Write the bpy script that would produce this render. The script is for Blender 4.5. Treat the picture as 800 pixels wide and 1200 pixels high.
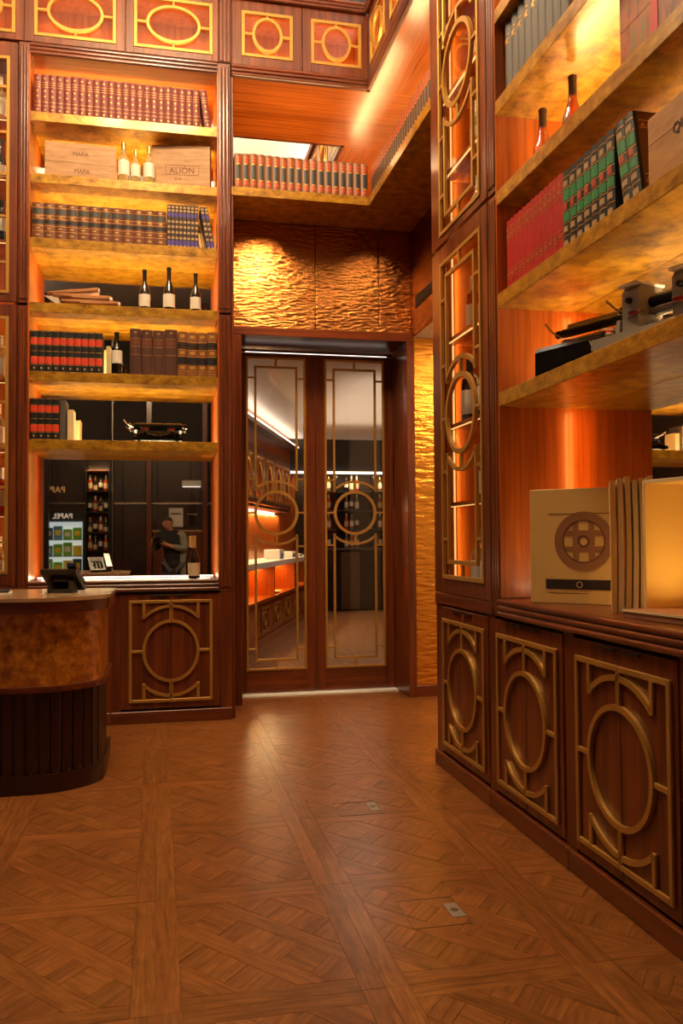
import bpy, bmesh, math, random
from math import sin, cos, pi, radians
from mathutils import Matrix, Vector
random.seed(7)
for o in list(bpy.data.objects): bpy.data.objects.remove(o)
S = bpy.context.scene
COL = S.collection

# ------------------------------------------------------------------ camera
F, PITCH, YAW, ROLL, HC = 1000.0, .0309, .2124, -.0068, 1.30
cam = bpy.data.cameras.new('camera'); camo = bpy.data.objects.new('camera', cam); COL.objects.link(camo)
cam.sensor_fit = 'VERTICAL'; cam.sensor_height = 36; cam.sensor_width = 24; cam.lens = F * 36 / 1200; cam.clip_start = .03
fw = Vector((sin(YAW) * cos(PITCH), cos(YAW) * cos(PITCH), sin(PITCH)))
rt = Vector((cos(YAW), -sin(YAW), 0)); up = rt.cross(fw)
r2 = cos(ROLL) * rt + sin(ROLL) * up; u2 = -sin(ROLL) * rt + cos(ROLL) * up
camo.matrix_world = Matrix(((r2.x, u2.x, -fw.x, 0), (r2.y, u2.y, -fw.y, 0), (r2.z, u2.z, -fw.z, HC), (0, 0, 0, 1)))
S.camera = camo
# ------------------------------------------------------------------ world and exposure
S.view_settings.view_transform = 'Standard'; S.view_settings.look = 'None'; S.view_settings.gamma = 1
S.view_settings.exposure = 0.0; S.view_settings.use_curve_mapping = False
W = bpy.data.worlds.new('world'); S.world = W; W.use_nodes = True
W.node_tree.nodes['Background'].inputs[0].default_value = (1, .72, .45, 1)
W.node_tree.nodes['Background'].inputs[1].default_value = .02
WARM = (1, .68, .30); AMBER = (1, .44, .08); SOFT = (1, .66, .36); COOL = (1, .90, .78)

def area(name, loc, size, power, color, rot=(0, 0, 0), parent=None, sizey=None, spread=180):
    l = bpy.data.lights.new(name, 'AREA'); l.energy = power; l.color = color; l.size = size
    if sizey: l.shape = 'RECTANGLE'; l.size_y = sizey
    l.spread = radians(spread)
    o = bpy.data.objects.new(name, l); COL.objects.link(o); o.location = loc; o.rotation_euler = rot; o.parent = parent
    return o
def spot(name, loc, rot, power, color, ang, blend=.5, r=.03):
    l = bpy.data.lights.new(name, 'SPOT'); l.energy = power; l.color = color; l.spot_size = radians(ang); l.spot_blend = blend; l.shadow_soft_size = r
    o = bpy.data.objects.new(name, l); COL.objects.link(o); o.location = loc; o.rotation_euler = rot
    return o
UPW = (pi, 0, 0)
# cove strips on top of the cornices wash the white ceiling
area('cove_light', (-.6, 6.5, 5.47), 5.0, 60, COOL, UPW, sizey=.12)
area('cove_light', (1.85, 2.0, 5.47), .12, 60, COOL, UPW, sizey=7.0)
area('cove_light', (-3.2, 1.0, 5.47), .12, 60, COOL, UPW, sizey=9.0)
# three bulbs of an unseen pendant, added to brighten the upper joinery
GLOBES = ((-.42, 4.25, 5.36), (.22, 4.35, 5.36), (-.02, 3.70, 5.36))
for gx_ in GLOBES:
    pl_ = bpy.data.lights.new('pendant_bulb', 'POINT'); pl_.energy = 150; pl_.color = (1, .74, .44); pl_.shadow_soft_size = .13
    po_ = bpy.data.objects.new('pendant_bulb', pl_); COL.objects.link(po_); po_.location = gx_
# downlights: alcove (grazes the hammered wall left of the door), passage to the right
spot('alcove_downlight', (.80, 6.42, 3.80), (radians(16), 0, 0), 95, SOFT, 110, .9, .04)
spot('alcove_downlight', (1.72, 6.38, 3.80), (radians(12), 0, 0), 14, SOFT, 110, .9, .04)  # second spot added for a glint on the right hammered corner
area('passage_light', (2.75, 5.9, 2.93), .5, 26, SOFT, (0, 0, 0))
# room beyond the glass doors
area('far_room_light', (3.2, 11.0, 2.75), 2.2, 24, (1, .80, .62), UPW, sizey=4.0)
area('far_room_downlight', (2.6, 10.0, 2.95), 1.2, 20, (1, .80, .62), (0, 0, 0), sizey=3.0)

# ------------------------------------------------------------------ helpers
def lin(r, g, b):
    f = lambda c: ((c / 255 + .055) / 1.055) ** 2.4 if c > 10 else c / 255 / 12.92
    return (f(r), f(g), f(b), 1)
MATS = {}
def mat(name, col, rough=.5, metal=0, coat=0, emit=None, es=0, trans=0, ior=1.45, spec=.5):
    m = bpy.data.materials.new(name); m.use_nodes = True; p = m.node_tree.nodes['Principled BSDF']
    p.inputs['Base Color'].default_value = col; p.inputs['Roughness'].default_value = rough
    p.inputs['Metallic'].default_value = metal; p.inputs['Coat Weight'].default_value = coat; p.inputs['Coat Roughness'].default_value = .15
    p.inputs['Transmission Weight'].default_value = trans; p.inputs['IOR'].default_value = ior; p.inputs['Specular IOR Level'].default_value = spec
    if emit: p.inputs['Emission Color'].default_value = emit; p.inputs['Emission Strength'].default_value = es
    MATS[name] = m; return m
def N(m, t, **k):
    n = m.node_tree.nodes.new(t)
    for a, b in k.items(): setattr(n, a, b)
    return n
def mapped(m, scale, coord='Object', rot=(0, 0, 0)):
    t = N(m, 'ShaderNodeTexCoord'); mp = N(m, 'ShaderNodeMapping'); mp.inputs['Scale'].default_value = scale; mp.inputs['Rotation'].default_value = rot
    m.node_tree.links.new(t.outputs[coord], mp.inputs[0]); return mp.outputs[0]
def noise(m, vec, scale, detail=4, rough=.55, dist=0):
    n = N(m, 'ShaderNodeTexNoise'); n.inputs['Scale'].default_value = scale; n.inputs['Detail'].default_value = detail
    n.inputs['Roughness'].default_value = rough; n.inputs['Distortion'].default_value = dist
    m.node_tree.links.new(vec, n.inputs['Vector']); return n.outputs['Fac']
def ramp(m, fac, stops):
    n = N(m, 'ShaderNodeValToRGB'); e = n.color_ramp.elements
    while len(e) < len(stops): e.new(.5)
    for i, (p, c) in enumerate(stops): e[i].position = p; e[i].color = c
    m.node_tree.links.new(fac, n.inputs[0]); return n.outputs[0]
def bump(m, h, strength, dist):
    n = N(m, 'ShaderNodeBump'); n.inputs['Strength'].default_value = strength; n.inputs['Distance'].default_value = dist
    m.node_tree.links.new(h, n.inputs['Height']); m.node_tree.links.new(n.outputs[0], m.node_tree.nodes['Principled BSDF'].inputs['Normal'])
def base(m, c): m.node_tree.links.new(c, m.node_tree.nodes['Principled BSDF'].inputs['Base Color'])

def wood(name, dark, light, scale, rough=.3, coat=.25):
    m = mat(name, light, rough, 0, coat); v = mapped(m, scale)
    f = noise(m, v, 3.0, 6, .6, .6)
    base(m, ramp(m, f, [(.3, dark), (.7, light)])); bump(m, f, .015, .004); return m
MD, ML = lin(66, 27, 11), lin(122, 57, 25)
wood('mahogany', MD, ML, (9, 9, .4))
wood('mahogany_across', MD, ML, (.4, 9, 9))
wood('veneer', lin(140, 62, 14), lin(196, 98, 28), (12, 12, .4), .32)  # same wood as the mahogany, with warm strip light put into the colour
wood('veneer_across', lin(140, 64, 16), lin(200, 106, 36), (.4, 16, 16), .22, .4)
wood('crate_pine', lin(146, 102, 60), lin(182, 138, 92), (2, 12, 14), .55, 0)
wood('box_oak', lin(150, 100, 50), lin(186, 134, 76), (2, 10, 12), .5, 0)
m = mat('painted_box', lin(150, 80, 30), .4); f = noise(m, mapped(m, (9, 9, 2)), 2.4, 4); base(m, ramp(m, f, [(.35, lin(96, 60, 24)), (.5, lin(170, 84, 28)), (.65, lin(120, 104, 44))]))
mat('brass', lin(178, 132, 60), .40, .45)
mat('dark_slat', lin(46, 18, 8), .35, 0, .2)
m = mat('gold_leaf', lin(200, 150, 50), .34, .25, .2); v = mapped(m, (1, 1, 1.6))
f = noise(m, v, 13, 8, .66, .25); base(m, ramp(m, f, [(.30, lin(100, 64, 8)), (.5, lin(166, 116, 22)), (.7, lin(198, 150, 48))])); bump(m, f, .08, .004)
m = mat('amber_stone', lin(150, 90, 20), .3, .1, .3); v = mapped(m, (1, 1, 1))
f = noise(m, v, 17, 8, .66, .3); base(m, ramp(m, f, [(.3, lin(96, 46, 8)), (.5, lin(176, 104, 28)), (.72, lin(226, 158, 58))]))
def hammered(name, c, scale, st):
    m = mat(name, c, .22, 1); v = mapped(m, scale); a = noise(m, v, 2.2, 6, .62, .5)
    b = noise(m, mapped(m, (18, 18, 55)), 1.5, 3, .5, .8)
    mx = N(m, 'ShaderNodeMath', operation='MULTIPLY_ADD'); m.node_tree.links.new(b, mx.inputs[0]); mx.inputs[1].default_value = .35; m.node_tree.links.new(a, mx.inputs[2])
    bump(m, mx.outputs[0], st * .5, .02)
hammered('hammered_copper', lin(176, 116, 60), (5, 5, 26), 1.0)
hammered('hammered_gold', lin(236, 172, 70), (2.4, 2.4, 18), .8)
mat('mirror', (.80, .74, .66, 1), .015, 1)
m = bpy.data.materials.new('glass'); m.use_nodes = True; MATS['glass'] = m; nt = m.node_tree; nt.nodes.clear()
o_ = N(m, 'ShaderNodeOutputMaterial'); mixs = N(m, 'ShaderNodeMixShader'); tr = N(m, 'ShaderNodeBsdfTransparent'); gl = N(m, 'ShaderNodeBsdfGlossy'); fr = N(m, 'ShaderNodeFresnel')
gl.inputs['Roughness'].default_value = .02; tr.inputs[0].default_value = (.95, .94, .92, 1); nt.nodes.remove(fr)
lw = N(m, 'ShaderNodeLayerWeight'); lw.inputs['Blend'].default_value = .5; pw = N(m, 'ShaderNodeMath', operation='POWER'); pw.inputs[1].default_value = 5; ad = N(m, 'ShaderNodeMath', operation='MULTIPLY_ADD'); ad.inputs[1].default_value = .5; ad.inputs[2].default_value = .03
nt.links.new(lw.outputs['Facing'], pw.inputs[0]); nt.links.new(pw.outputs[0], ad.inputs[0]); nt.links.new(ad.outputs[0], mixs.inputs[0]); nt.links.new(tr.outputs[0], mixs.inputs[1]); nt.links.new(gl.outputs[0], mixs.inputs[2]); nt.links.new(mixs.outputs[0], o_.inputs[0])
m = mat('white_plaster', lin(226, 220, 210), .8)
mat('dark_wall', lin(40, 22, 14), .6); mat('black', lin(16, 14, 13), .4); mat('black_gloss', lin(12, 10, 9), .16, 0, .4)
mat('grey_metal', lin(150, 140, 128), .42, .3); mat('dark_grey', lin(58, 52, 48), .5); mat('steel', lin(190, 185, 178), .25, 1)
mat('pewter', lin(120, 104, 84), .35, .8)
mat('led', (1, 1, 1, 1), .5, 0, 0, (1, .86, .68, 1), 3); mat('led_warm', (1, 1, 1, 1), .5, 0, 0, (1, .6, .18, 1), 1.4)
mat('led_white', (1, 1, 1, 1), .5, 0, 0, (1, .93, .84, 1), 2.2)
mat('paper', lin(222, 194, 142), .8); mat('cream_board', lin(220, 178, 100), .7); mat('page', lin(206, 184, 140), .85); mat('kraft', lin(150, 100, 60), .8); mat('tissue', lin(225, 220, 214), .8)
mat('label_white', lin(224, 214, 196), .7); mat('label_tan', lin(200, 176, 140), .7); mat('ink', lin(92, 52, 26), .7); mat('ink_dark', lin(46, 26, 18), .7)
mat('gilt', lin(196, 142, 66), .4, .5); mat('maroon_cloth', lin(104, 30, 20), .5); mat('brown_leather', lin(104, 56, 27), .45); mat('dark_brown_leather', lin(74, 40, 26), .5)
mat('tan_leather', lin(126, 78, 38), .45); mat('black_leather', lin(26, 22, 20), .45); mat('slate_label', lin(50, 50, 48), .5); mat('red_label', lin(208, 60, 26), .5)
mat('rust_label', lin(168, 66, 30), .5); mat('cream_leather', lin(166, 134, 92), .5); mat('purple_label', lin(72, 58, 130), .5); mat('grey_cloth', lin(80, 71, 66), .6)
mat('scarlet_cloth', lin(170, 26, 18), .45); mat('green_label', lin(38, 122, 66), .5); mat('red_ribbon', lin(190, 30, 20), .5); mat('blackbrown', lin(58, 40, 30), .5)
mat('bottle_dark', lin(26, 14, 8), .06, 0, .5); mat('bottle_rose', lin(224, 130, 66), .06, 0, .5, trans=.75); mat('bottle_clear', lin(235, 214, 150), .06, 0, .3, trans=.7)
mat('bottle_amber', lin(205, 70, 20), .06, 0, .4, trans=.4); mat('foil_gold', lin(190, 160, 100), .35, .6); mat('foil_dark', lin(84, 62, 46), .4, .3); mat('foil_black', lin(22, 17, 15), .35, .2); mat('cork_white', lin(226, 214, 196), .5)
mat('stone_top', lin(176, 140, 100), .25, 0, .4); mat('skin', lin(186, 128, 96), .55); mat('hair', lin(46, 34, 28), .6); mat('knit_grey', lin(120, 122, 108), .9); mat('shirt_black', lin(24, 22, 24), .85); mat('trouser', lin(70, 72, 78), .85)
mat('sign_white', (1, 1, 1, 1), .5, 0, 0, (1, .9, .75, 1), .5); mat('sign_gold', lin(210, 150, 60), .4, .4, 0, (1, .6, .2, 1), .25)
mat('pack_green', lin(120, 190, 50), .6); mat('pack_yellow', lin(226, 200, 40), .6); mat('pack_blue', lin(90, 150, 190), .6); mat('pack_dark', lin(50, 70, 60), .6)
mat('cooler_light', (1, 1, 1, 1), .5, 0, 0, (.8, .95, 1, 1), .55); mat('copper', lin(180, 90, 50), .25, 1); mat('ice_white', lin(230, 228, 222), .5); mat('box_yellow', lin(232, 176, 60), .5); mat('box_red', lin(200, 40, 20), .5)
# parquet: tone attribute per board, grain along u
m = mat('oak_parquet', lin(150, 84, 36), .30, 0, .12); uvv = mapped(m, (2.2, 30, 1), 'UV'); f = noise(m, uvv, 2.0, 6, .65, .9)
f2 = noise(m, mapped(m, (5, 9, 1), 'UV'), 1.6, 4, .6, .6)
at = N(m, 'ShaderNodeAttribute', attribute_name='tone')
c1 = ramp(m, f, [(.25, lin(84, 46, 19)), (.5, lin(138, 84, 40)), (.75, lin(172, 112, 58))])
c2 = ramp(m, f2, [(.3, (.55, .5, .45, 1)), (.62, (1, 1, 1, 1))])
mx = N(m, 'ShaderNodeMix', data_type='RGBA', blend_type='MULTIPLY'); mx.inputs[0].default_value = .75
m.node_tree.links.new(c1, mx.inputs[6]); m.node_tree.links.new(c2, mx.inputs[7])
mx2 = N(m, 'ShaderNodeMix', data_type='RGBA', blend_type='MULTIPLY'); mx2.inputs[0].default_value = 1
m.node_tree.links.new(mx.outputs[2], mx2.inputs[6]); m.node_tree.links.new(at.outputs['Color'], mx2.inputs[7]); base(m, mx2.outputs[2]); bump(m, f, .06, .003)

class B:
    def __init__(s): s.v = []; s.f = []
    def add(s, vs, fs):
        n = len(s.v); s.v += vs; s.f += [tuple(i + n for i in f) for f in fs]; return s
    def box(s, x0, x1, y0, y1, z0, z1, c=0):
        if c <= 0:
            return s.add([(x, y, z) for x in (x0, x1) for y in (y0, y1) for z in (z0, z1)],
                         [(0, 1, 3, 2), (4, 6, 7, 5), (0, 4, 5, 1), (2, 3, 7, 6), (0, 2, 6, 4), (1, 5, 7, 3)])
        lo, hi = (x0, y0, z0), (x1, y1, z1); vs = []; idx = {}
        for k in range(8):
            b = (k >> 2 & 1, k >> 1 & 1, k & 1)
            for a in range(3):
                p = [(hi[i] - c if b[i] else lo[i] + c) for i in range(3)]; p[a] = hi[a] if b[a] else lo[a]
                idx[(b, a)] = len(vs); vs.append(tuple(p))
        fs = []
        for a in range(3):
            i, j = (a + 1) % 3, (a + 2) % 3
            for sgn in (0, 1):
                q = []
                for bi, bj in ((0, 0), (1, 0), (1, 1), (0, 1)):
                    b = [0, 0, 0]; b[a] = sgn; b[i] = bi; b[j] = bj; q.append(idx[(tuple(b), a)])
                fs.append(tuple(q))
            for bi in (0, 1):
                for bj in (0, 1):
                    b0 = [0, 0, 0]; b1 = [0, 0, 0]; b0[i] = b1[i] = bi; b0[j] = b1[j] = bj; b1[a] = 1
                    b0, b1 = tuple(b0), tuple(b1); fs.append((idx[(b0, i)], idx[(b1, i)], idx[(b1, j)], idx[(b0, j)]))
        for k in range(8):
            b = (k >> 2 & 1, k >> 1 & 1, k & 1); fs.append((idx[(b, 0)], idx[(b, 1)], idx[(b, 2)]))
        return s.add(vs, fs)
    def prism(s, pts, a0, a1, ax):
        n = len(pts)
        mk = {'x': lambda p, a: (a, p[0], p[1]), 'y': lambda p, a: (p[0], a, p[1]), 'z': lambda p, a: (p[0], p[1], a)}[ax]
        vs = [mk(p, a0) for p in pts] + [mk(p, a1) for p in pts]
        return s.add(vs, [tuple(range(n)), tuple(range(2 * n - 1, n - 1, -1))] + [(i, (i + 1) % n, n + (i + 1) % n, n + i) for i in range(n)])
    def arc(s, cx, cz, rx, rz, w, a0, a1, n, y0, y1):
        full = abs(a1 - a0) >= 2 * pi - 1e-4; k = n if full else n + 1; vs = []
        for i in range(k):
            a = a0 + (a1 - a0) * i / n
            for d, y in ((w / 2, y0), (w / 2, y1), (-w / 2, y1), (-w / 2, y0)):
                vs.append((cx + (rx + d) * cos(a), y, cz + (rz + d) * sin(a)))
        fs = []
        for i in range(n):
            j = (i + 1) % k
            for q in range(4): fs.append((4 * i + q, 4 * j + q, 4 * j + (q + 1) % 4, 4 * i + (q + 1) % 4))
        if not full: fs += [(0, 1, 2, 3), tuple(4 * n + q for q in (3, 2, 1, 0))]
        return s.add(vs, fs)
    def lathe(s, prof, n=20, o=(0, 0, 0), a0=0, a1=2 * pi, ax='z'):
        full = abs(a1 - a0) > 6.28; k = n if full else n + 1; m = len(prof); vs = []
        for i in range(k):
            a = a0 + (a1 - a0) * i / n
            for r, z in prof:
                p = (r * cos(a), r * sin(a), z)
                if ax == 'x': p = (z, r * cos(a), r * sin(a))
                if ax == 'y': p = (r * cos(a), z, r * sin(a))
                vs.append((p[0] + o[0], p[1] + o[1], p[2] + o[2]))
        return s.add(vs, [(i * m + q, ((i + 1) % k) * m + q, ((i + 1) % k) * m + q + 1, i * m + q + 1) for i in range(n) for q in range(m - 1)])
    def tube(s, pts, r, n=8):
        vs = []; fs = []; pts = [Vector(p) for p in pts]; m = len(pts)
        for i, p in enumerate(pts):
            d = (pts[min(i + 1, m - 1)] - pts[max(i - 1, 0)]).normalized(); u = d.orthogonal().normalized() if i == 0 else (u - d * u.dot(d)).normalized(); w = d.cross(u)
            rr = r[i] if isinstance(r, (list, tuple)) else r
            vs += [tuple(p + (u * cos(2 * pi * k / n) + w * sin(2 * pi * k / n)) * rr) for k in range(n)]
        for i in range(m - 1):
            for k in range(n): fs.append((i * n + k, i * n + (k + 1) % n, (i + 1) * n + (k + 1) % n, (i + 1) * n + k))
        fs += [tuple(range(n - 1, -1, -1)), tuple((m - 1) * n + k for k in range(n))]
        return s.add(vs, fs)
    def mesh(s, name, mt, smooth=False):
        me = bpy.data.meshes.new(name); me.from_pydata(s.v, [], s.f)
        bm = bmesh.new(); bm.from_mesh(me); bmesh.ops.recalc_face_normals(bm, faces=bm.faces); bm.to_mesh(me); bm.free()
        if smooth:
            me.polygons.foreach_set('use_smooth', [True] * len(me.polygons)); me.set_sharp_from_angle(angle=radians(38))
        me.materials.append(MATS[mt]); return me
    def obj(s, name, mt, parent=None, smooth=False): return link(name, s.mesh(name, mt, smooth), parent)
def link(name, me, parent=None):
    o = bpy.data.objects.new(name, me); COL.objects.link(o); o.parent = parent; return o
def tag(o, label, cat, group=None):
    o['label'] = label; o['category'] = cat
    if group: o['group'] = group
    return o
def thing(name, label, cat, loc=(0, 0, 0), rz=0, group=None):
    o = bpy.data.objects.new(name, None); COL.objects.link(o); o.location = loc; o.rotation_euler = (0, 0, rz); o.empty_display_size = .1
    return tag(o, label, cat, group)
def struct(o): o['kind'] = 'structure'; return o
def sroot(name, loc=(0, 0, 0), rz=0):
    o = bpy.data.objects.new(name, None); COL.objects.link(o); o.location = loc; o.rotation_euler = (0, 0, rz); return struct(o)
ORD = ['', 'first', 'second', 'third', 'fourth', 'fifth', 'sixth', 'seventh', 'eighth', 'ninth', 'tenth', 'eleventh', 'twelfth', 'thirteenth', 'fourteenth', 'fifteenth', 'sixteenth', 'seventeenth', 'eighteenth', 'nineteenth', 'twentieth',
       'twenty-first', 'twenty-second', 'twenty-third', 'twenty-fourth', 'twenty-fifth', 'twenty-sixth', 'twenty-seventh']
def text_mesh(txt, size, mt, ext=.0006, align='CENTER'):
    c = bpy.data.curves.new('lettering', 'FONT'); c.body = txt; c.size = size; c.extrude = ext; c.align_x = align; c.resolution_u = 3
    o = bpy.data.objects.new('lettering', c); COL.objects.link(o); bpy.context.view_layer.update()
    me = bpy.data.meshes.new_from_object(o.evaluated_get(bpy.context.evaluated_depsgraph_get())); bpy.data.objects.remove(o)
    me.materials.clear(); me.materials.append(MATS[mt]); return me
def text(name, txt, size, mt, loc, rz, parent=None, slant=0):
    o = link(name, text_mesh(txt, size, mt), parent); o.location = loc; o.rotation_euler = (pi / 2 + slant, 0, rz); return o
R90 = -pi / 2
YB, XR, YW, XW = 6.25, 1.58, 6.745, 2.06     # bookcase fronts and the walls behind them

# ------------------------------------------------------------------ shell
fl = struct(B().box(-3.6, 3.5, -5, 7.3, -.06, -.006).obj('floor', 'kraft'))
struct(B().box(-3.6, 3.5, -5, 7.0, 6.0, 6.1).obj('ceiling', 'white_plaster'))
struct(B().box(-3.7, -3.6, -5, 7.0, -.06, 6.1).obj('wall_left', 'dark_wall'))
struct(B().box(-3.7, 3.6, -5.1, -5.0, -.06, 6.1).obj('wall_rear', 'dark_wall'))
struct(B().box(XW + .01, 2.16, -5, 4.745, -.06, 6.0).obj('wall_right', 'dark_wall'))
struct(B().box(2.16, 3.5, 4.65, 4.745, -.06, 3.0).obj('wall_passage_near', 'white_plaster'))
struct(B().box(3.4, 3.5, 4.745, 6.9, -.06, 3.0).obj('wall_passage_right', 'white_plaster'))
struct(B().box(XW + .012, 3.4, 4.745, YW, 2.96, 3.02).obj('ceiling_passage', 'white_plaster'))
wb = B(); wb.box(-3.6, .56, YW, 6.9, -.06, 6.0).box(.56, 2.08, YW + .012, 6.9, 3.0, 6.0).box(2.08, 3.5, YW + .012, 6.9, -.06, 3.02)
wback = struct(wb.obj('wall_back', 'dark_wall'))
# hammered panels: children of the walls
from mathutils import noise as mnoise
def relief(a, b, z0, z1, sx, sz, amp, seed, cell):
    nx, nz = max(2, int((b - a) / (cell * 1.6))), max(2, int((z1 - z0) / cell)); g = B(); vs = []
    for j in range(nz + 1):
        for i in range(nx + 1):
            x, z = a + (b - a) * i / nx, z0 + (z1 - z0) * j / nz
            wv = .35 * mnoise.noise((x * 3, z * 3, seed)); h = 1 - abs(mnoise.noise((x * sx, z * sz + wv * 3, seed))) * 2 + .5 * mnoise.noise((x * sx * 2.3, z * sz * 2.1, seed + 5))
            vs.append((x, -amp * max(0, h) - .0005, z))
    n = nx + 1; g.add(vs, [(j * n + i, j * n + i + 1, (j + 1) * n + i + 1, (j + 1) * n + i) for j in range(nz) for i in range(nx)])
    bd = [i for i in range(n)] + [j * n + nx for j in range(1, nz + 1)] + [nz * n + i for i in range(nx - 1, -1, -1)] + [j * n for j in range(nz - 1, 0, -1)]
    k0 = len(g.v); g.v += [(vs[q][0], .012, vs[q][2]) for q in bd]; m_ = len(bd)
    g.f += [(bd[q], bd[(q + 1) % m_], k0 + (q + 1) % m_, k0 + q) for q in range(m_)] + [tuple(range(k0, k0 + m_))]
    return g
def panels(par, spans, z0, z1, mt, loc, rz, sx=13, sz=58, amp=.005, cell=.0055):
    for k, (a, b) in enumerate(spans):
        p = relief(a + .001, b - .001, z0, z1, sx, sz, amp, 3.7 + z0, cell).obj('metal_panel', mt, par); p.location = loc; p.rotation_euler = (0, 0, rz)
        p.data.polygons.foreach_set('use_smooth', [True] * len(p.data.polygons))
panels(wback, [(.53, 1.25), (1.25, 1.78), (1.78, XW)], 2.975, 3.84, 'hammered_copper', (0, YW, 0), 0)
panels(wback, [(2.066, 2.75), (2.75, 3.4)], .09, 2.96, 'hammered_gold', (0, YW, 0), 0, 5, 42, .0045, .0095)
struct(B().box(2.066, 3.4, YW - .012, YW + .01, 0, .09, .003).obj('baseboard_passage', 'mahogany_across'))
ws = struct(B().box(XW + .012, 2.16, 4.745, YW, 3.02, 6.0).obj('wall_alcove_side', 'dark_wall'))
panels(ws, [(0, .66), (.66, 1.33), (1.33, 1.99)], 2.96, 3.84, 'hammered_copper', (XW, YW, 0), R90)

# ------------------------------------------------------------------ parquet
def clip(poly, x0, x1, y0, y1):
    for ax, lim, sg in ((0, x0, 1), (0, x1, -1), (1, y0, 1), (1, y1, -1)):
        out = []
        for i in range(len(poly)):
            p, q = poly[i - 1], poly[i]; dp, dq = (p[ax] - lim) * sg, (q[ax] - lim) * sg
            if (dp < 0) != (dq < 0):
                t = dp / (dp - dq); out.append((p[0] + (q[0] - p[0]) * t, p[1] + (q[1] - p[1]) * t))
            if dq >= 0: out.append(q)
        poly = out
        if len(poly) < 3: return []
    return poly
def parea(p): return abs(sum(p[i - 1][0] * p[i][1] - p[i][0] * p[i - 1][1] for i in range(len(p)))) / 2
def shrink(p, d):
    n = len(p); out = []; sgn = 1 if sum(p[i - 1][0] * p[i][1] - p[i][0] * p[i - 1][1] for i in range(n)) > 0 else -1
    for i in range(n):
        a, b, c = Vector(p[i - 1]), Vector(p[i]), Vector(p[(i + 1) % n]); e1 = (b - a).normalized(); e2 = (c - b).normalized()
        n1 = Vector((-e1.y, e1.x)) * sgn; n2 = Vector((-e2.y, e2.x)) * sgn; bs = n1 + n2; k = bs.dot(n1)
        out.append(tuple(b + bs * (d / max(k, .4))))
    return out
PX, PY, BW = .650, .757, .070
pieces = []
for ix in range(-3, 5):
    for iy in range(-9, 5):
        ox, oy = -.005 + ix * PX, 3.186 + iy * PY
        def fr_(a, b, c, d, g):
            q = clip([(ox + a, oy + c), (ox + b, oy + c), (ox + b, oy + d), (ox + a, oy + d)], -3.5, 3.39, -4.9, 7.04)
            if len(q) > 2 and parea(q) > 3e-4: pieces.append((q, g))
        fr_(0, BW, 0, PY, pi / 2); fr_(PX - BW, PX, 0, PY, pi / 2); fr_(BW, PX - BW, 0, BW, 0); fr_(BW, PX - BW, PY - BW, PY, 0)
        hx, hy = (PX - 2 * BW), (PY - 2 * BW); cx, cy = ox + PX / 2, oy + PY / 2; s_, w_ = .50, .19
        tw = lambda p, q: (cx + (p - q) * hx / 2, cy + (p + q) * hy / 2)
        rects = []
        for k in (-3, -1, 1, 3):
            pk = k * s_ / 2
            rects.append((pk - w_ / 2, pk + w_ / 2, -1.3, 1.3, math.atan2(hy, -hx)))
            edges = [-1.3, -.75 - w_ / 2, -.75 + w_ / 2, -.25 - w_ / 2, -.25 + w_ / 2, .25 - w_ / 2, .25 + w_ / 2, .75 - w_ / 2, .75 + w_ / 2, 1.3]
        cols = [(-1.3, -.75 - w_ / 2), (-.75 + w_ / 2, -.25 - w_ / 2), (-.25 + w_ / 2, .25 - w_ / 2), (.25 + w_ / 2, .75 - w_ / 2), (.75 + w_ / 2, 1.3)]
        for ci, (p0, p1) in enumerate(cols):
            for ei in range(9): rects.append((p0, p1, edges[ei], edges[ei + 1], math.atan2(hy, hx) if ei % 2 else math.atan2(hy, hx if (ci + ei) % 4 else -hx)))
        for p0, p1, q0, q1, g in rects:
            poly = clip([tw(p0, q0), tw(p1, q0), tw(p1, q1), tw(p0, q1)], ox + BW, ox + PX - BW, oy + BW, oy + PY - BW)
            if len(poly) > 2 and parea(poly) > 2.5e-4:
                poly = clip(poly, -3.5, 3.39, -4.9, 7.04)
                if len(poly) > 2: pieces.append((poly, g))
def seen(p):
    x = sum(a for a, b in p) / len(p); y = sum(b for a, b in p) / len(p)
    if y < 2.2 or y > 6.6 or x > 1.55 or x / y < -.24 or x / y > .66 or (x < -.3 and y > 4.6): return 1e9
    return y * y * y / parea(p)
pieces.sort(key=lambda t: seen(t[0]))
def board_geo(bld, uvs, tones, poly, g):
    q = shrink(poly, .0004); t = random.choice((.84, .9, .95, 1.0, 1.04, 1.08)); tc = (t, t * random.uniform(.95, 1.02), t * random.uniform(.88, 1.0), 1)
    n = len(q); base_ = len(bld.v); in_ = shrink(poly, .0007); dz = random.uniform(-.0004, .0004)
    bld.add([(x, y, dz) for x, y in in_] + [(x, y, -.0015) for x, y in q] + [(x, y, -.006) for x, y in q],
            [tuple(range(n))] + [(i, (i + 1) % n, n + (i + 1) % n, n + i) for i in range(n)] + [(n + i, n + (i + 1) % n, 2 * n + (i + 1) % n, 2 * n + i) for i in range(n)])
    ou, ov = random.uniform(0, 50), random.uniform(0, 50)
    for x, y, z in bld.v[base_:]: uvs.append((x * cos(g) + y * sin(g) + ou, -x * sin(g) + y * cos(g) + ov)); tones.append(tc)
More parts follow.
